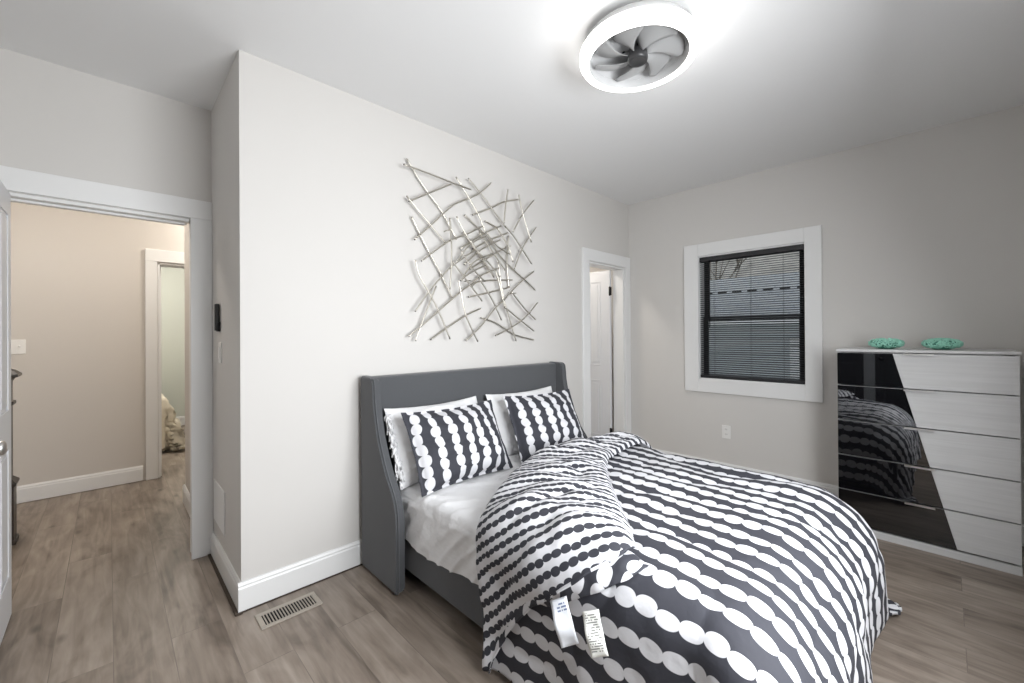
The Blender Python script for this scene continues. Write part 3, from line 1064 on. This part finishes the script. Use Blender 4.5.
def normals(P):
    du = np.gradient(P, axis=0); dv = np.gradient(P, axis=1)
    n = np.cross(du, dv)
    n /= np.maximum(np.linalg.norm(n, axis=-1, keepdims=True), 1e-9)
    return n


def crown(A, B):
    """loft of the filling over the top, fading toward the hems"""
    cx = np.clip(1 - (np.abs(A + 2.19) / 0.95) ** 3, 0, 1)
    cy = np.clip(1 - (np.maximum(-1.25 - B, 0) / 0.9) ** 3, 0, 1)
    return 0.035 * cx * cy


def puff(A, B):
    big = 0.020 * fnoise(A * 2.6, B * 2.2, 0.0)
    rid = np.clip(1 - np.abs(fnoise(A * 4.2 + B * 1.1, B * 2.6, 5.0)) * 2.4, 0, 1) ** 2
    fine = 0.004 * fnoise(A * 13, B * 11, 2.0)
    return big - 0.013 * rid + fine


def interp(xs, ys, a): return np.interp(a, xs, ys)


A0, A1, B0 = xl - 0.60, xr + 0.62, yf - 0.62
Hx = [-3.42, -3.25, -3.10, -2.97, -2.85, -2.70, -2.55, -2.40, -2.20, -2.00, -1.80, -1.60, -1.40, -0.90]
Hy = [-1.12, -1.10, -1.06, -1.02, -0.97, -0.90, -0.82, -0.75, -0.735, -0.76, -0.79, -0.81, -0.83, -0.87]
Ex = [-3.46, -3.28, -3.12, -3.03, -2.97, -2.92, -2.70, -2.55, -2.40, -2.20, -2.00, -1.80, -1.60, -0.90]
Ey = [-1.14, -1.24, -1.36, -1.46, -1.62, -1.73, -1.58, -1.44, -1.31, -1.14, -1.04, -1.02, -1.01, -1.07]


def smooth1(xs, ys, a):
    v = interp(xs, ys, a)
    for d in (0.03, 0.06):
        v = (v + interp(xs, ys, a - d) + interp(xs, ys, a + d)) / 3
    return v


def base_surface(A, B):
    P, ex = drape(A, B)
    P = P.copy()
    P[..., 2] += crown(A, B)
    return P


na, nb = 230, 250
av = np.linspace(A0, A1, na)
tv = np.linspace(0, 1, nb)
AA = np.repeat(av[:, None], nb, 1)
HB = smooth1(Hx, Hy, av)[:, None]
BB = B0 + (HB - B0) * tv[None, :]
P = base_surface(AA, BB)
N = normals(P)
# orient outward
sgn = np.sign(N[na // 2, nb // 2, 2]); N *= sgn
pf = puff(AA, BB)
edge_fade = np.clip((HB - BB) / 0.05, 0, 1)
P = P + N * (pf * 1.0 + 0.012)[..., None]
P[..., 2] = np.maximum(P[..., 2], 0.014)
UV = np.stack([BB, AA], -1)
duv = obj('duvet', grid_mesh('duvet', P, UV), duvet_m)
md = duv.modifiers.new('loft', 'SOLIDIFY'); md.thickness = 0.012; md.offset = -1 if sgn > 0 else 1
tag(duv, 'puffy navy duvet with rows of white beads, one corner folded back to its white side', 'duvet')

# the turned-back corner
nf, nq = 230, 90
av = np.linspace(A0, A1 - 0.03, nf)
Hh_, Eh_ = smooth1(Hx, Hy, av)[:, None], smooth1(Ex, Ey, av)[:, None]
# profile: q runs 0..1 over the outer face from fold to free edge, then back underneath to 0.72
q1 = np.linspace(0, 1, 66)
q2 = np.linspace(1, 0.74, nq - 66 + 1)[1:]
qq = np.concatenate([q1, q2])
under = np.concatenate([np.zeros(66), np.linspace(0, 1, nq - 66 + 1)[1:]])
Q = np.repeat(qq[None, :], nf, 0); Un = np.repeat(under[None, :], nf, 0)
AF = np.repeat(av[:, None], nq, 1)
BF = Hh_ + (Eh_ - Hh_) * Q
wid = np.abs(Eh_ - Hh_)
lift = np.clip(wid / 0.55, 0.15, 1.0)
mouth = np.exp(-((AF + 2.97) / 0.16) ** 2)
outer = 0.018 + (0.030 + 0.050 * lift) * np.sin(PI * np.clip(Q, 0, 1) * 0.93 + 0.05) ** 0.55
ridge = 0.028 * np.exp(-((BF + 0.83) / 0.12) ** 2) * np.exp(-((AF + 2.0) / 0.35) ** 2)
tubeh = 0.030 * mouth * Q
sidef = np.clip((xl - AF) / 0.25, 0, 1)
outer = outer * (1 - 0.55 * sidef)
hgt_outer = outer + ridge + tubeh
# edge roll: last part of the outer face bends down to meet the underside
roll_ = np.clip((Q - 0.93) / 0.07, 0, 1)
edge_h = 0.022 + 0.050 * mouth
hgt_outer = hgt_outer * (1 - roll_ ** 2) + edge_h * roll_ ** 2
hgt_under = edge_h * (1 - Un) + (0.014) * Un
hgt = np.where(Un > 0, hgt_under, hgt_outer)
startf = np.clip(Q / 0.05, 0, 1)
hgt = np.where(Un > 0, hgt, hgt * (startf ** 0.5) + (-0.004) * (1 - startf ** 0.5))
PB = base_surface(AF, BF)
# normals from a regular, non-folding grid of the same area
def normal_at(A, B, e=0.01):
    p = base_surface(A, B)
    da = base_surface(A + e, B) - p
    db = base_surface(A, B + e) - p
    n = np.cross(da, db)
    n /= np.maximum(np.linalg.norm(n, axis=-1, keepdims=True), 1e-9)
    return n
NF = normal_at(AF, BF)
NF *= np.sign(NF[nf // 2, 20, 2])
wr = 0.012 * fnoise(AF * 5, BF * 5, 11.0) + 0.004 * fnoise(AF * 15, BF * 15, 4.0)
fold = np.clip(1 - np.abs(fnoise((AF - BF) * 2.2, (AF + BF) * 6.5, 8.0)) * 2.3, 0, 1) ** 2
hgt = hgt + (wr - 0.024 * fold * np.clip(np.sin(PI * Q), 0, 1)) * np.where(Un > 0, 0.3, 1.0) * startf + puff(AF, BF) + 0.012
PF = PB + NF * hgt[..., None]
PF[..., 2] = np.maximum(PF[..., 2], 0.014)
seg = np.linalg.norm(np.diff(PF[:, 5:66], axis=0), axis=-1).mean(axis=1)
arcA = np.concatenate([[0], np.cumsum(seg)])
i0 = int(np.argmin(np.abs(av + 2.3)))
arcA = arcA - arcA[i0] + av[i0]
UVF = np.stack([np.repeat(arcA[:, None], nq, 1), BF], -1)
mi = (Un[:-1, 1:] > 0.02).astype(int)
fl = obj('folded_corner', grid_mesh('folded_corner', PF, UVF, mi), [flap_m, None], duv)
fl.data.materials[1] = duvet_m
fl['label'] = 'turned-back corner showing the white reverse with rows of black beads'
md = fl.modifiers.new('loft', 'SOLIDIFY'); md.thickness = 0.006; md.offset = 0

# crumpled lining peeking out of the open end of the fold
nl, nm = 60, 30
la = np.linspace(-3.10, -2.84, nl)
Lm = np.linspace(0, 1, nm)
LA = np.repeat(la[:, None], nm, 1)
EE = smooth1(Ex, Ey, la)[:, None]
LB = EE + 0.07 - Lm[None, :] * 0.115
PL = base_surface(LA, LB)
NL = normal_at(LA, LB); NL *= np.where(NL[..., 2:3] < -0.01, -1, 1)
NL = np.where((NL[..., 0:1] > 0.05), -NL, NL)
hl = 0.045 * (1 - Lm[None, :] ** 2) + 0.012 * fnoise(LA * 26, LB * 22, 3.0) + 0.020 + puff(LA, LB)
fadee = np.sin(PI * np.linspace(0.05, 0.95, nl))[:, None] ** 0.5
hl = hl * fadee
PL = PL + NL * hl[..., None]
lin = obj('inner_lining', grid_mesh('inner_lining', PL, np.stack([LA * 1.6, LB * 1.6 + LA * 0.5], -1)), duvet_m, duv)
md = lin.modifiers.new('loft', 'SOLIDIFY'); md.thickness = 0.004


# sewn-in labels
def text_label_mat(name, base, ink, x0, x1, rows, w):
    m = bpy.data.materials.new(name)
    k = NT(m)
    uv = k.n('ShaderNodeUVMap'); uv.uv_map = 'UVMap'
    sp = k.n('ShaderNodeSeparateXYZ'); k.nt.links.new(uv.outputs[0], sp.inputs[0])
    u, v = sp.outputs[0], sp.outputs[1]
    fr = k.m('FRACT', k.m('MULTIPLY', v, rows))
    line = k.m('LESS_THAN', fr, 0.5)
    nz = k.n('ShaderNodeTexWhiteNoise', noise_dimensions='2D')
    k.put(nz.inputs['Vector'], k.comb(k.m('FLOOR', k.m('MULTIPLY', u, w)), k.m('FLOOR', k.m('MULTIPLY', v, rows))))
    on = k.m('MULTIPLY', line, k.m('GREATER_THAN', nz.outputs['Value'], 0.38))
    on = k.m('MULTIPLY', on, k.m('MULTIPLY', k.m('GREATER_THAN', v, x0), k.m('LESS_THAN', v, x1)))
    on = k.m('MULTIPLY', on, k.m('MULTIPLY', k.m('GREATER_THAN', u, 0.12), k.m('LESS_THAN', u, 0.88)))
    mx = k.n('ShaderNodeMix', data_type='RGBA')
    mx.inputs['A'].default_value = (*base, 1); mx.inputs['B'].default_value = (*ink, 1)
    k.nt.links.new(on, mx.inputs['Factor'])
    k.nt.links.new(mx.outputs['Result'], k.b.inputs['Base Color'])
    k.b.inputs['Roughness'].default_value = 0.6
    return m


lab1_m = text_label_mat('satin_label_print', (0.74, 0.76, 0.80), (0.16, 0.20, 0.32), 0.70, 0.92, 14, 16)
lab2_m = text_label_mat('care_label_print', (0.74, 0.74, 0.70), (0.18, 0.18, 0.17), 0.10, 0.95, 18, 14)


def cloth_tag(name, top, bottom, width, m, label, bulge=0.012):
    """a limp strip between two points hanging in front of the duvet side"""
    top, bottom = Vector(top), Vector(bottom)
    d = (bottom - top)
    out = Vector((-0.8, -0.35, 0.45)).normalized()
    side = d.cross(out).normalized() * (width / 2)
    n = 16
    P = np.zeros((2 * 6, n, 3)); UVs = np.zeros((2 * 6, n, 2))
    rows_ = []
    P = np.zeros((7, n, 3)); UVs = np.zeros((7, n, 2))
    for i in range(7):
        s = i / 6
        for j in range(n):
            t = j / (n - 1)
            p = top + d * t + side * (2 * s - 1) + out * (bulge * math.sin(PI * t) + 0.004 * math.sin(t * 9 + s * 3))
            P[i, j] = p; UVs[i, j] = (1 - s, 1 - t)
    o = obj(name, grid_mesh(name, P, UVs), m, duv)
    o['label'] = label
    md = o.modifiers.new('t', 'SOLIDIFY'); md.thickness = 0.0012
    return o


cloth_tag('sewn_tag', (-3.040, -1.515, 0.485), (-3.075, -1.590, 0.390), 0.058, lab1_m, 'glossy white satin tag with small blue print')
cloth_tag('care_tag', (-3.040, -1.640, 0.505), (-3.072, -1.695, 0.412), 0.052, lab2_m, 'white care tag covered in rows of small grey print')

# ------------------------------------------------------------------ dresser
mat_edge = mat('grey_edge_strip', (0.34, 0.34, 0.34), 0.4, 0.5)
DX, DY0, DY1, DH = -0.507, -2.673, -1.875, 1.225
dr = thing('tall_dresser', 'tall white five-drawer dresser with a slanted black glass side', 'dresser', (-0.27, (DY0 + DY1) / 2, 0))
bm = BM()
box(bm, DX + 0.02, -0.02, DY0, DY0 + 0.018, 0, DH - 0.02, 0.001, 1)
box(bm, DX + 0.02, -0.02, DY1 - 0.018, DY1, 0, DH - 0.02, 0.001, 1)
box(bm, -0.035, -0.02, DY0 + 0.018, DY1 - 0.018, 0.02, DH - 0.02)
box(bm, DX + 0.06, -0.035, DY0 + 0.018, DY1 - 0.018, 0.04, 0.055)
obj('cabinet_body', bm, whitewood_m, dr, world=True)
bm = BM(); box(bm, DX - 0.004, -0.018, DY0 - 0.004, DY1 + 0.004, DH - 0.018, DH, 0.002, 1)
obj('top_panel', bm, whitewood_m, dr, world=True)
bm = BM(); box(bm, DX + 0.002, DX + 0.02, DY0, DY1, 0.0, 0.047, 0.001, 1)
obj('plinth', bm, whitewood_m, dr, world=True)
zs = [0.055, 0.281, 0.513, 0.747, 0.982, 1.203]
gap = 0.004


def slant(z):  # y of the slanted boundary
    return -2.155 + (-2.432 + 2.155) * (1.207 - z) / (1.207 - 0.052)


for i in range(5):
    za, zb = zs[i] + gap, zs[i + 1] - gap
    dn = thing('drawer', None, None); del_keys = None
    dn.parent = dr
    dn.matrix_parent_inverse = (Matrix.Translation(dr.location)).inverted()
    bm = BM()
    prism(bm, [(slant(za), za), (DY0 + 0.003, za), (DY0 + 0.003, zb), (slant(zb), zb)], 'x', DX, DX + 0.018)
    o = obj('white_front', bm, whitewood_m, dn)
    bm = BM()
    prism(bm, [(DY1 - 0.003, za), (slant(za) + 0.0005, za), (slant(zb) + 0.0005, zb), (DY1 - 0.003, zb)], 'x', DX - 0.0015, DX + 0.018)
    o = obj('black_glass_front', bm, glossblack_m, dn)
    bm = BM()
    yc = (DY0 + DY1) / 2
    box(bm, DX - 0.016, DX + 0.006, yc - 0.067, yc + 0.067, zb + 0.0002, zb + 0.0035, 0.001, 1)
    box(bm, DX - 0.018, DX - 0.0155, yc - 0.067, yc + 0.067, zb - 0.008, zb + 0.0035, 0.0005, 1)
    obj('handle', bm, chrome_m, dn)
    bm = BM()
    box(bm, DX - 0.0005, DX + 0.016, DY0 + 0.003, DY1 - 0.003, zb + 0.0005, zb + 0.003)
    obj('metal_edge', bm, mat_edge, dn)
    bm = BM()
    box(bm, DX + 0.018, -0.06, DY0 + 0.03, DY1 - 0.03, za + 0.01, zb - 0.03)
    obj('drawer_box', bm, whitewood_m, dn)


# coral dishes
teal_gap_m = mat('turquoise_gap_shade', (0.08, 0.30, 0.22), 0.5)  # dish body darkened to stand for shade in the gaps between loops


def coral(y, label, seed):
    rnd = random.Random(seed)
    t = thing('coral_dish', label, 'decorative dish', (-0.30, y, DH), rotz=seed, group='turquoise coral dishes on the dresser')
    bm = BM()
    lathe(bm, [(0.0, 0.0), (0.035, 0.0), (0.058, 0.012), (0.080, 0.036), (0.070, 0.052), (0.045, 0.062), (0.0, 0.064)], 40)
    obj('dish', bm, teal_gap_m, t, smooth=True)
    bm = BM()
    for i in range(150):
        a = rnd.uniform(0, 2 * PI)
        k = rnd.random()
        th_ = -PI / 2 * 0.75 + k * PI * 0.80
        rr = 0.088 * math.cos(th_)
        z = 0.037 + 0.031 * math.sin(th_)
        r0 = rnd.uniform(0.006, 0.013)
        nrm = Vector((math.cos(a) * math.cos(th_), math.sin(a) * math.cos(th_), 1.6 * math.sin(th_))).normalized()
        c = Vector((rr * math.cos(a), rr * math.sin(a), z))
        q = nrm.to_track_quat('Z', 'Y').to_matrix()
        m = 12
        pts = [c + q @ Vector((r0 * math.cos(2 * PI * j / m), r0 * math.sin(2 * PI * j / m), 0.002 * math.sin(4 * PI * j / m))) for j in range(m + 1)]
        pts = [Vector((p.x, p.y, max(p.z, 0.0035))) for p in pts]
        tube(bm, pts, 0.0034, 6)
    obj('coral_loops', bm, teal_m, t)


coral(-2.112, 'openwork turquoise coral dish on the white dresser, nearer the window', 3)
coral(-2.375, 'openwork turquoise coral dish on the white dresser, farther from the window', 8)

# ------------------------------------------------------------------ ceiling fan light
fan = thing('ceiling_fan_light', 'round ceiling light with a glowing ring around small grey fan blades', 'ceiling light', (-2.308, -1.404, H))
fan.scale = (1.05, 1.05, 1.0)
bm = BM()
lathe(bm, [(0.0, 0.0), (0.13, 0.0), (0.13, -0.025), (0.228, -0.040), (0.236, -0.050), (0.236, -0.090), (0.207, -0.092), (0.207, -0.048), (0.0, -0.048)], 72)
obj('housing', bm, housing_m, fan, smooth=False)
bm = BM()
lathe(bm, [(0.0, -0.0495), (0.2065, -0.0495), (0.2065, -0.0915)], 72)
obj('inner_plate', bm, inner_m, fan)
bm = BM()
lathe(bm, [(0.207, -0.0925), (0.236, -0.0905), (0.2365, -0.078), (0.246, -0.078), (0.252, -0.088), (0.252, -0.120), (0.244, -0.133), (0.228, -0.137), (0.213, -0.131)], 96)
obj('ring_diffuser', bm, ring_m, fan, smooth=True)
bm = BM()
lathe(bm, [(0.213, -0.131), (0.208, -0.120), (0.207, -0.092)], 96)
obj('inner_rim', bm, inner_m, fan, smooth=True)
bm = BM()
lathe(bm, [(0.0, -0.048), (0.036, -0.050), (0.036, -0.070), (0.030, -0.074), (0.030, -0.088), (0.042, -0.094), (0.044, -0.128), (0.038, -0.140), (0.030, -0.136), (0.0, -0.134)], 40)
obj('motor_hub', bm, hub_m, fan, smooth=True)
for i in range(7):
    a0 = 2 * PI * i / 7 + 0.35
    nr, nc = 14, 8
    P = np.zeros((nr, nc, 3))
    for r_i in range(nr):
        t = r_i / (nr - 1)
        r = 0.038 + 0.158 * t
        half = 0.14 + 0.30 * math.sin(PI * min(1, 0.12 + t * 0.75)) ** 0.8
        sweep = 0.55 * t * t
        for c_i in range(nc):
            s = c_i / (nc - 1) * 2 - 1
            hw = half * (1.0 if t < 0.85 else math.sqrt(max(0.02, 1 - ((t - 0.85) / 0.16) ** 2)))
            a = a0 + sweep + s * hw
            z = -0.092 - 0.020 * s * (1 - 0.3 * t) - 0.006 * (1 - s * s)
            P[r_i, c_i] = (r * math.cos(a), r * math.sin(a), z)
    o = obj('blade', grid_mesh('blade', P), blade_m, fan, smooth=True)
    md = o.modifiers.new('t', 'SOLIDIFY'); md.thickness = 0.0018
for i in range(5):
    a = 2 * PI * i / 5 + 0.2
    bm = BM(); lathe(bm, [(0.0, -0.0495), (0.006, -0.0495), (0.006, -0.054), (0.0, -0.055)], 12, c=(0.075 * math.cos(a), 0.075 * math.sin(a), 0))
    obj('screw', bm, hub_m, fan)

# ------------------------------------------------------------------ rod wall sculpture
RODS = [
    (-0.028, [(-2.721, 2.457), (-2.61, 2.322), (-2.451, 2.165), (-2.335, 2.002)]),
    (-0.079, [(-2.771, 2.39), (-2.589, 2.382), (-2.416, 2.369), (-2.245, 2.36)]),
    (-0.062, [(-2.727, 2.175), (-2.579, 2.262), (-2.404, 2.364)]),
    (-0.045, [(-2.733, 2.212), (-2.57, 2.072), (-2.44, 1.96)]),
    (-0.045, [(-2.677, 1.946), (-2.562, 2.054), (-2.451, 2.161), (-2.359, 2.241), (-2.236, 2.308), (-2.128, 2.375), (-2.027, 2.469)]),
    (-0.028, [(-2.687, 2.095), (-2.635, 2.005), (-2.552, 1.873), (-2.462, 1.74), (-2.374, 1.589)]),
    (-0.079, [(-2.428, 2.125), (-2.417, 1.978), (-2.416, 1.83), (-2.43, 1.646)]),
    (-0.062, [(-2.359, 2.151), (-2.278, 2.037), (-2.189, 1.944), (-2.077, 1.871), (-1.958, 1.772)]),
    (-0.062, [(-2.362, 2.423), (-2.25, 2.303), (-2.159, 2.193), (-2.094, 2.078)]),
    (-0.045, [(-2.241, 2.448), (-2.12, 2.365), (-1.999, 2.262), (-1.877, 2.159)]),
    (-0.028, [(-2.19, 2.202), (-2.029, 2.281), (-1.88, 2.363), (-1.727, 2.416)]),
    (-0.079, [(-1.885, 2.445), (-1.911, 2.317), (-1.929, 2.181)]),
    (-0.079, [(-1.769, 2.433), (-1.723, 2.286), (-1.63, 2.08)]),
    (-0.062, [(-1.582, 2.431), (-1.712, 2.292), (-1.818, 2.135)]),
    (-0.045, [(-1.536, 2.221), (-1.691, 2.038), (-1.787, 1.852)]),
    (-0.028, [(-2.263, 2.188), (-2.151, 2.122), (-2.026, 2.046), (-1.915, 1.933), (-1.77, 1.84), (-1.653, 1.779), (-1.53, 1.706)]),
    (-0.028, [(-2.074, 2.18), (-1.955, 2.152)]),
    (-0.079, [(-1.913, 2.161), (-1.814, 2.086), (-1.737, 2.011), (-1.629, 1.906)]),
    (-0.062, [(-2.638, 1.812), (-2.528, 1.898), (-2.407, 1.982), (-2.269, 2.046), (-2.122, 2.128)]),
    (-0.045, [(-2.318, 1.936), (-2.128, 2.064), (-1.929, 2.165)]),
    (-0.045, [(-2.725, 1.329), (-2.619, 1.406), (-2.5, 1.497), (-2.312, 1.64), (-2.232, 1.692), (-2.12, 1.773), (-1.952, 1.842)]),
    (-0.028, [(-2.55, 1.307), (-2.428, 1.381), (-2.256, 1.475), (-2.118, 1.53)]),
    (-0.079, [(-2.358, 1.713), (-2.338, 1.632), (-2.296, 1.472), (-2.193, 1.289)]),
    (-0.062, [(-2.683, 1.813), (-2.65, 1.715), (-2.587, 1.617), (-2.511, 1.496), (-2.42, 1.31)]),
    (-0.062, [(-2.685, 1.487), (-2.568, 1.638), (-2.408, 1.799), (-2.198, 1.943)]),
    (-0.045, [(-2.676, 1.301), (-2.631, 1.409), (-2.518, 1.663)]),
    (-0.028, [(-2.12, 1.462), (-1.971, 1.425), (-1.775, 1.337), (-1.554, 1.293)]),
    (-0.079, [(-2.024, 1.33), (-1.89, 1.38), (-1.72, 1.463), (-1.562, 1.594)]),
    (-0.079, [(-1.929, 1.546), (-1.776, 1.458), (-1.607, 1.366)]),
    (-0.062, [(-1.839, 1.67), (-1.702, 1.55), (-1.569, 1.459)]),
    (-0.045, [(-1.566, 1.854), (-1.717, 1.756), (-1.828, 1.669), (-1.924, 1.59)]),
    (-0.028, [(-2.233, 1.607), (-2.059, 1.647), (-1.838, 1.703)]),
    (-0.028, [(-2.2, 1.688), (-2.147, 1.722), (-1.999, 1.747), (-1.796, 1.766)]),
    (-0.079, [(-2.177, 1.739), (-2.06, 1.603), (-1.961, 1.447)]),
    (-0.062, [(-2.004, 1.82), (-1.959, 1.704), (-1.909, 1.532)]),
    (-0.045, [(-1.962, 1.887), (-1.913, 1.64), (-1.851, 1.473), (-1.777, 1.286)]),
    (-0.045, [(-2.271, 1.295), (-2.133, 1.401), (-2.0, 1.53), (-1.871, 1.627)]),
    (-0.028, [(-1.835, 2.107), (-1.853, 1.894), (-1.833, 1.701)]),
    (-0.079, [(-2.409, 1.834), (-2.311, 1.738), (-2.15, 1.58)]),
    (-0.062, [(-2.323, 1.919), (-2.218, 1.805), (-2.107, 1.725)]),
    (-0.062, [(-2.366, 1.831), (-2.243, 1.975), (-2.094, 2.059)]),
    (-0.045, [(-2.284, 1.831), (-2.128, 1.955), (-1.94, 2.057)]),
    (-0.028, [(-2.218, 1.809), (-2.042, 1.912), (-1.873, 2.008)]),
    (-0.079, [(-1.869, 1.954), (-2.002, 1.997), (-2.109, 2.083)]),
    (-0.079, [(-2.34, 1.709), (-2.258, 1.771), (-2.111, 1.843)]),
    (-0.062, [(-2.243, 2.007), (-2.143, 1.907), (-2.019, 1.766)]),
    (-0.045, [(-2.146, 2.083), (-2.022, 1.962), (-1.89, 1.833)]),
    (-0.028, [(-2.278, 2.064), (-2.18, 1.979), (-2.048, 1.819)]),
    (-0.028, [(-2.189, 1.956), (-2.026, 2.046), (-1.84, 2.129)]),
    (-0.079, [(-2.337, 1.708), (-2.222, 1.852), (-2.052, 1.931)]),
    (-0.062, [(-1.985, 2.137), (-1.873, 2.018), (-1.821, 1.901)]),
]
scl = thing('rod_wall_sculpture', 'champagne silver wall sculpture of crossed metal rods above the headboard', 'wall sculpture', (-2.15, 0, 1.9))
for i, (yy, pts) in enumerate(RODS):
    P3 = smooth_curve([(x, yy - 0.001 * math.sin(j * 1.3 + i), z) for j, (x, z) in enumerate(pts)], 6)
    bm = BM()
    tube(bm, P3, 0.0056, 10, cap_mat=1)
    obj('rod', bm, [rod_m, rodend_m], scl, world=True)
# short stand-offs that hold the rods on the wall
for (x, z) in ((-2.42, 2.05), (-1.85, 2.02), (-2.25, 1.72), (-1.80, 1.66)):
    bm = BM(); tube(bm, [(x, -0.001, z), (x, -0.075, z)], 0.004, 8)
    obj('wall_standoff', bm, rod_m, scl, world=True)

# ------------------------------------------------------------------ outside the window
siding_m = bpy.data.materials.new('grey_lap_siding')
k = NT(siding_m)
t = k.n('ShaderNodeTexCoord'); sp = k.n('ShaderNodeSeparateXYZ'); k.nt.links.new(t.outputs['Object'], sp.inputs[0])
fr = k.m('FRACT', k.m('MULTIPLY', sp.outputs[2], 8.0))
rr = k.n('ShaderNodeValToRGB'); k.nt.links.new(fr, rr.inputs[0])
rr.color_ramp.elements[0].position = 0.0; rr.color_ramp.elements[0].color = (0.10, 0.115, 0.13, 1)
rr.color_ramp.elements[1].position = 0.08; rr.color_ramp.elements[1].color = (0.46, 0.50, 0.51, 1)
k.nt.links.new(rr.outputs[0], k.b.inputs['Base Color'])
bp = k.n('ShaderNodeBump'); bp.inputs['Strength'].default_value = 0.6; bp.inputs['Distance'].default_value = 0.02
k.nt.links.new(fr, bp.inputs['Height']); k.nt.links.new(bp.outputs['Normal'], k.b.inputs['Normal'])
shingle_m = bpy.data.materials.new('grey_shingles')
k = NT(shingle_m)
t = k.n('ShaderNodeTexCoord'); sp = k.n('ShaderNodeSeparateXYZ'); k.nt.links.new(t.outputs['Object'], sp.inputs[0])
br = k.n('ShaderNodeTexBrick'); k.put(br.inputs['Vector'], k.comb(sp.outputs[1], k.m('MULTIPLY', sp.outputs[0], 1.1)))
br.inputs['Color1'].default_value = (0.33, 0.33, 0.33, 1); br.inputs['Color2'].default_value = (0.38, 0.38, 0.37, 1); br.inputs['Mortar'].default_value = (0.26, 0.27, 0.29, 1)
br.inputs['Scale'].default_value = 1.0; br.inputs['Brick Width'].default_value = 0.33; br.inputs['Row Height'].default_value = 0.16; br.inputs['Mortar Size'].default_value = 0.012
k.nt.links.new(br.outputs['Color'], k.b.inputs['Base Color'])
k.b.inputs['Roughness'].default_value = 0.9

nbh = thing('neighbour_house', 'grey sided neighbouring house with shingled roof seen through the blind', 'house', (3.4, 0.0, -3.0))
bm = BM(); box(bm, 3.2, 7.5, -3.2, 6.0, -3.0, 1.62)
obj('siding_wall', bm, siding_m, nbh, world=True)
bm = BM(); prism(bm, [(2.85, 1.56), (5.1, 2.46), (7.4, 1.56), (7.4, 1.48), (5.1, 2.38), (2.85, 1.48)], 'y', -3.5, 6.3)
obj('roof', bm, shingle_m, nbh, world=True)
for i in range(15):
    bm = BM(); yy = -2.6 + i * 0.25
    box(bm, 4.10, 4.14, yy, yy + 0.15, 2.06, 2.10, 0.004, 1)
    obj('snow_guard', bm, black_m, nbh, world=True)
bm = BM(); box(bm, 2.80, 2.87, -3.5, 6.3, 1.46, 1.60, 0.01, 1)
obj('gutter', bm, trim_m, nbh, world=True)
bm = BM()
box(bm, 3.15, 3.2, -0.92, -0.80, 0.15, 1.15); box(bm, 3.15, 3.2, -1.95, -1.83, 0.15, 1.15)
box(bm, 3.15, 3.2, -1.95, -0.80, 1.13, 1.25); box(bm, 3.15, 3.2, -1.95, -0.80, 0.05, 0.17)
fr_ = obj('window_frame', bm, trim_m, nbh, world=True)
bm = BM(); box(bm, 3.18, 3.205, -1.84, -0.91, 0.16, 1.14)
obj('window_pane', bm, mat('pale_window_blind', (0.55, 0.57, 0.58), 0.3), nbh, world=True)
bm = BM()
hp = [(14, -3.1), (22, 6.5), (26, 9.5), (34, 10.5), (34, -3.1)]
prism(bm, hp, 'y', -25, 40)
tag(obj('hill', bm, mat('winter_woods', (0.40, 0.37, 0.33), 0.95, vary=(1.5, 0.55))), kind='structure')
bm = BM(); box(bm, 1.0, 30, -20, 25, -3.1, -3.0)
tag(obj('ground_outside', bm, mat('ground_outside', (0.12, 0.13, 0.09), 0.9)), kind='structure')

random.seed(11)
tr = thing('bare_tree', 'bare branched tree standing beyond the neighbouring roof', 'tree', (11.5, 3.4, -3.0))
bm = BM()


def branch(p, d, L, r, depth):
    q = p + d * L
    mid = p + d * L * 0.5 + Vector((random.uniform(-.04, .04), random.uniform(-.04, .04), 0)) * L
    tube(bm, [p, mid, q], r, 6, taper=0.65)
    if depth == 0: return
    for _ in range(3 if depth > 1 else 2):
        nd = (d + Vector((random.uniform(-.7, .7), random.uniform(-.7, .7), random.uniform(-.1, .5)))).normalized()
        branch(q, nd, L * random.uniform(.6, .8), r * 0.62, depth - 1)


branch(Vector((0, 0, 0)), Vector((0, 0, 1)), 3.2, 0.10, 5)
obj('branches', bm, mat('grey_bark', (0.20, 0.17, 0.14), 0.9), tr)
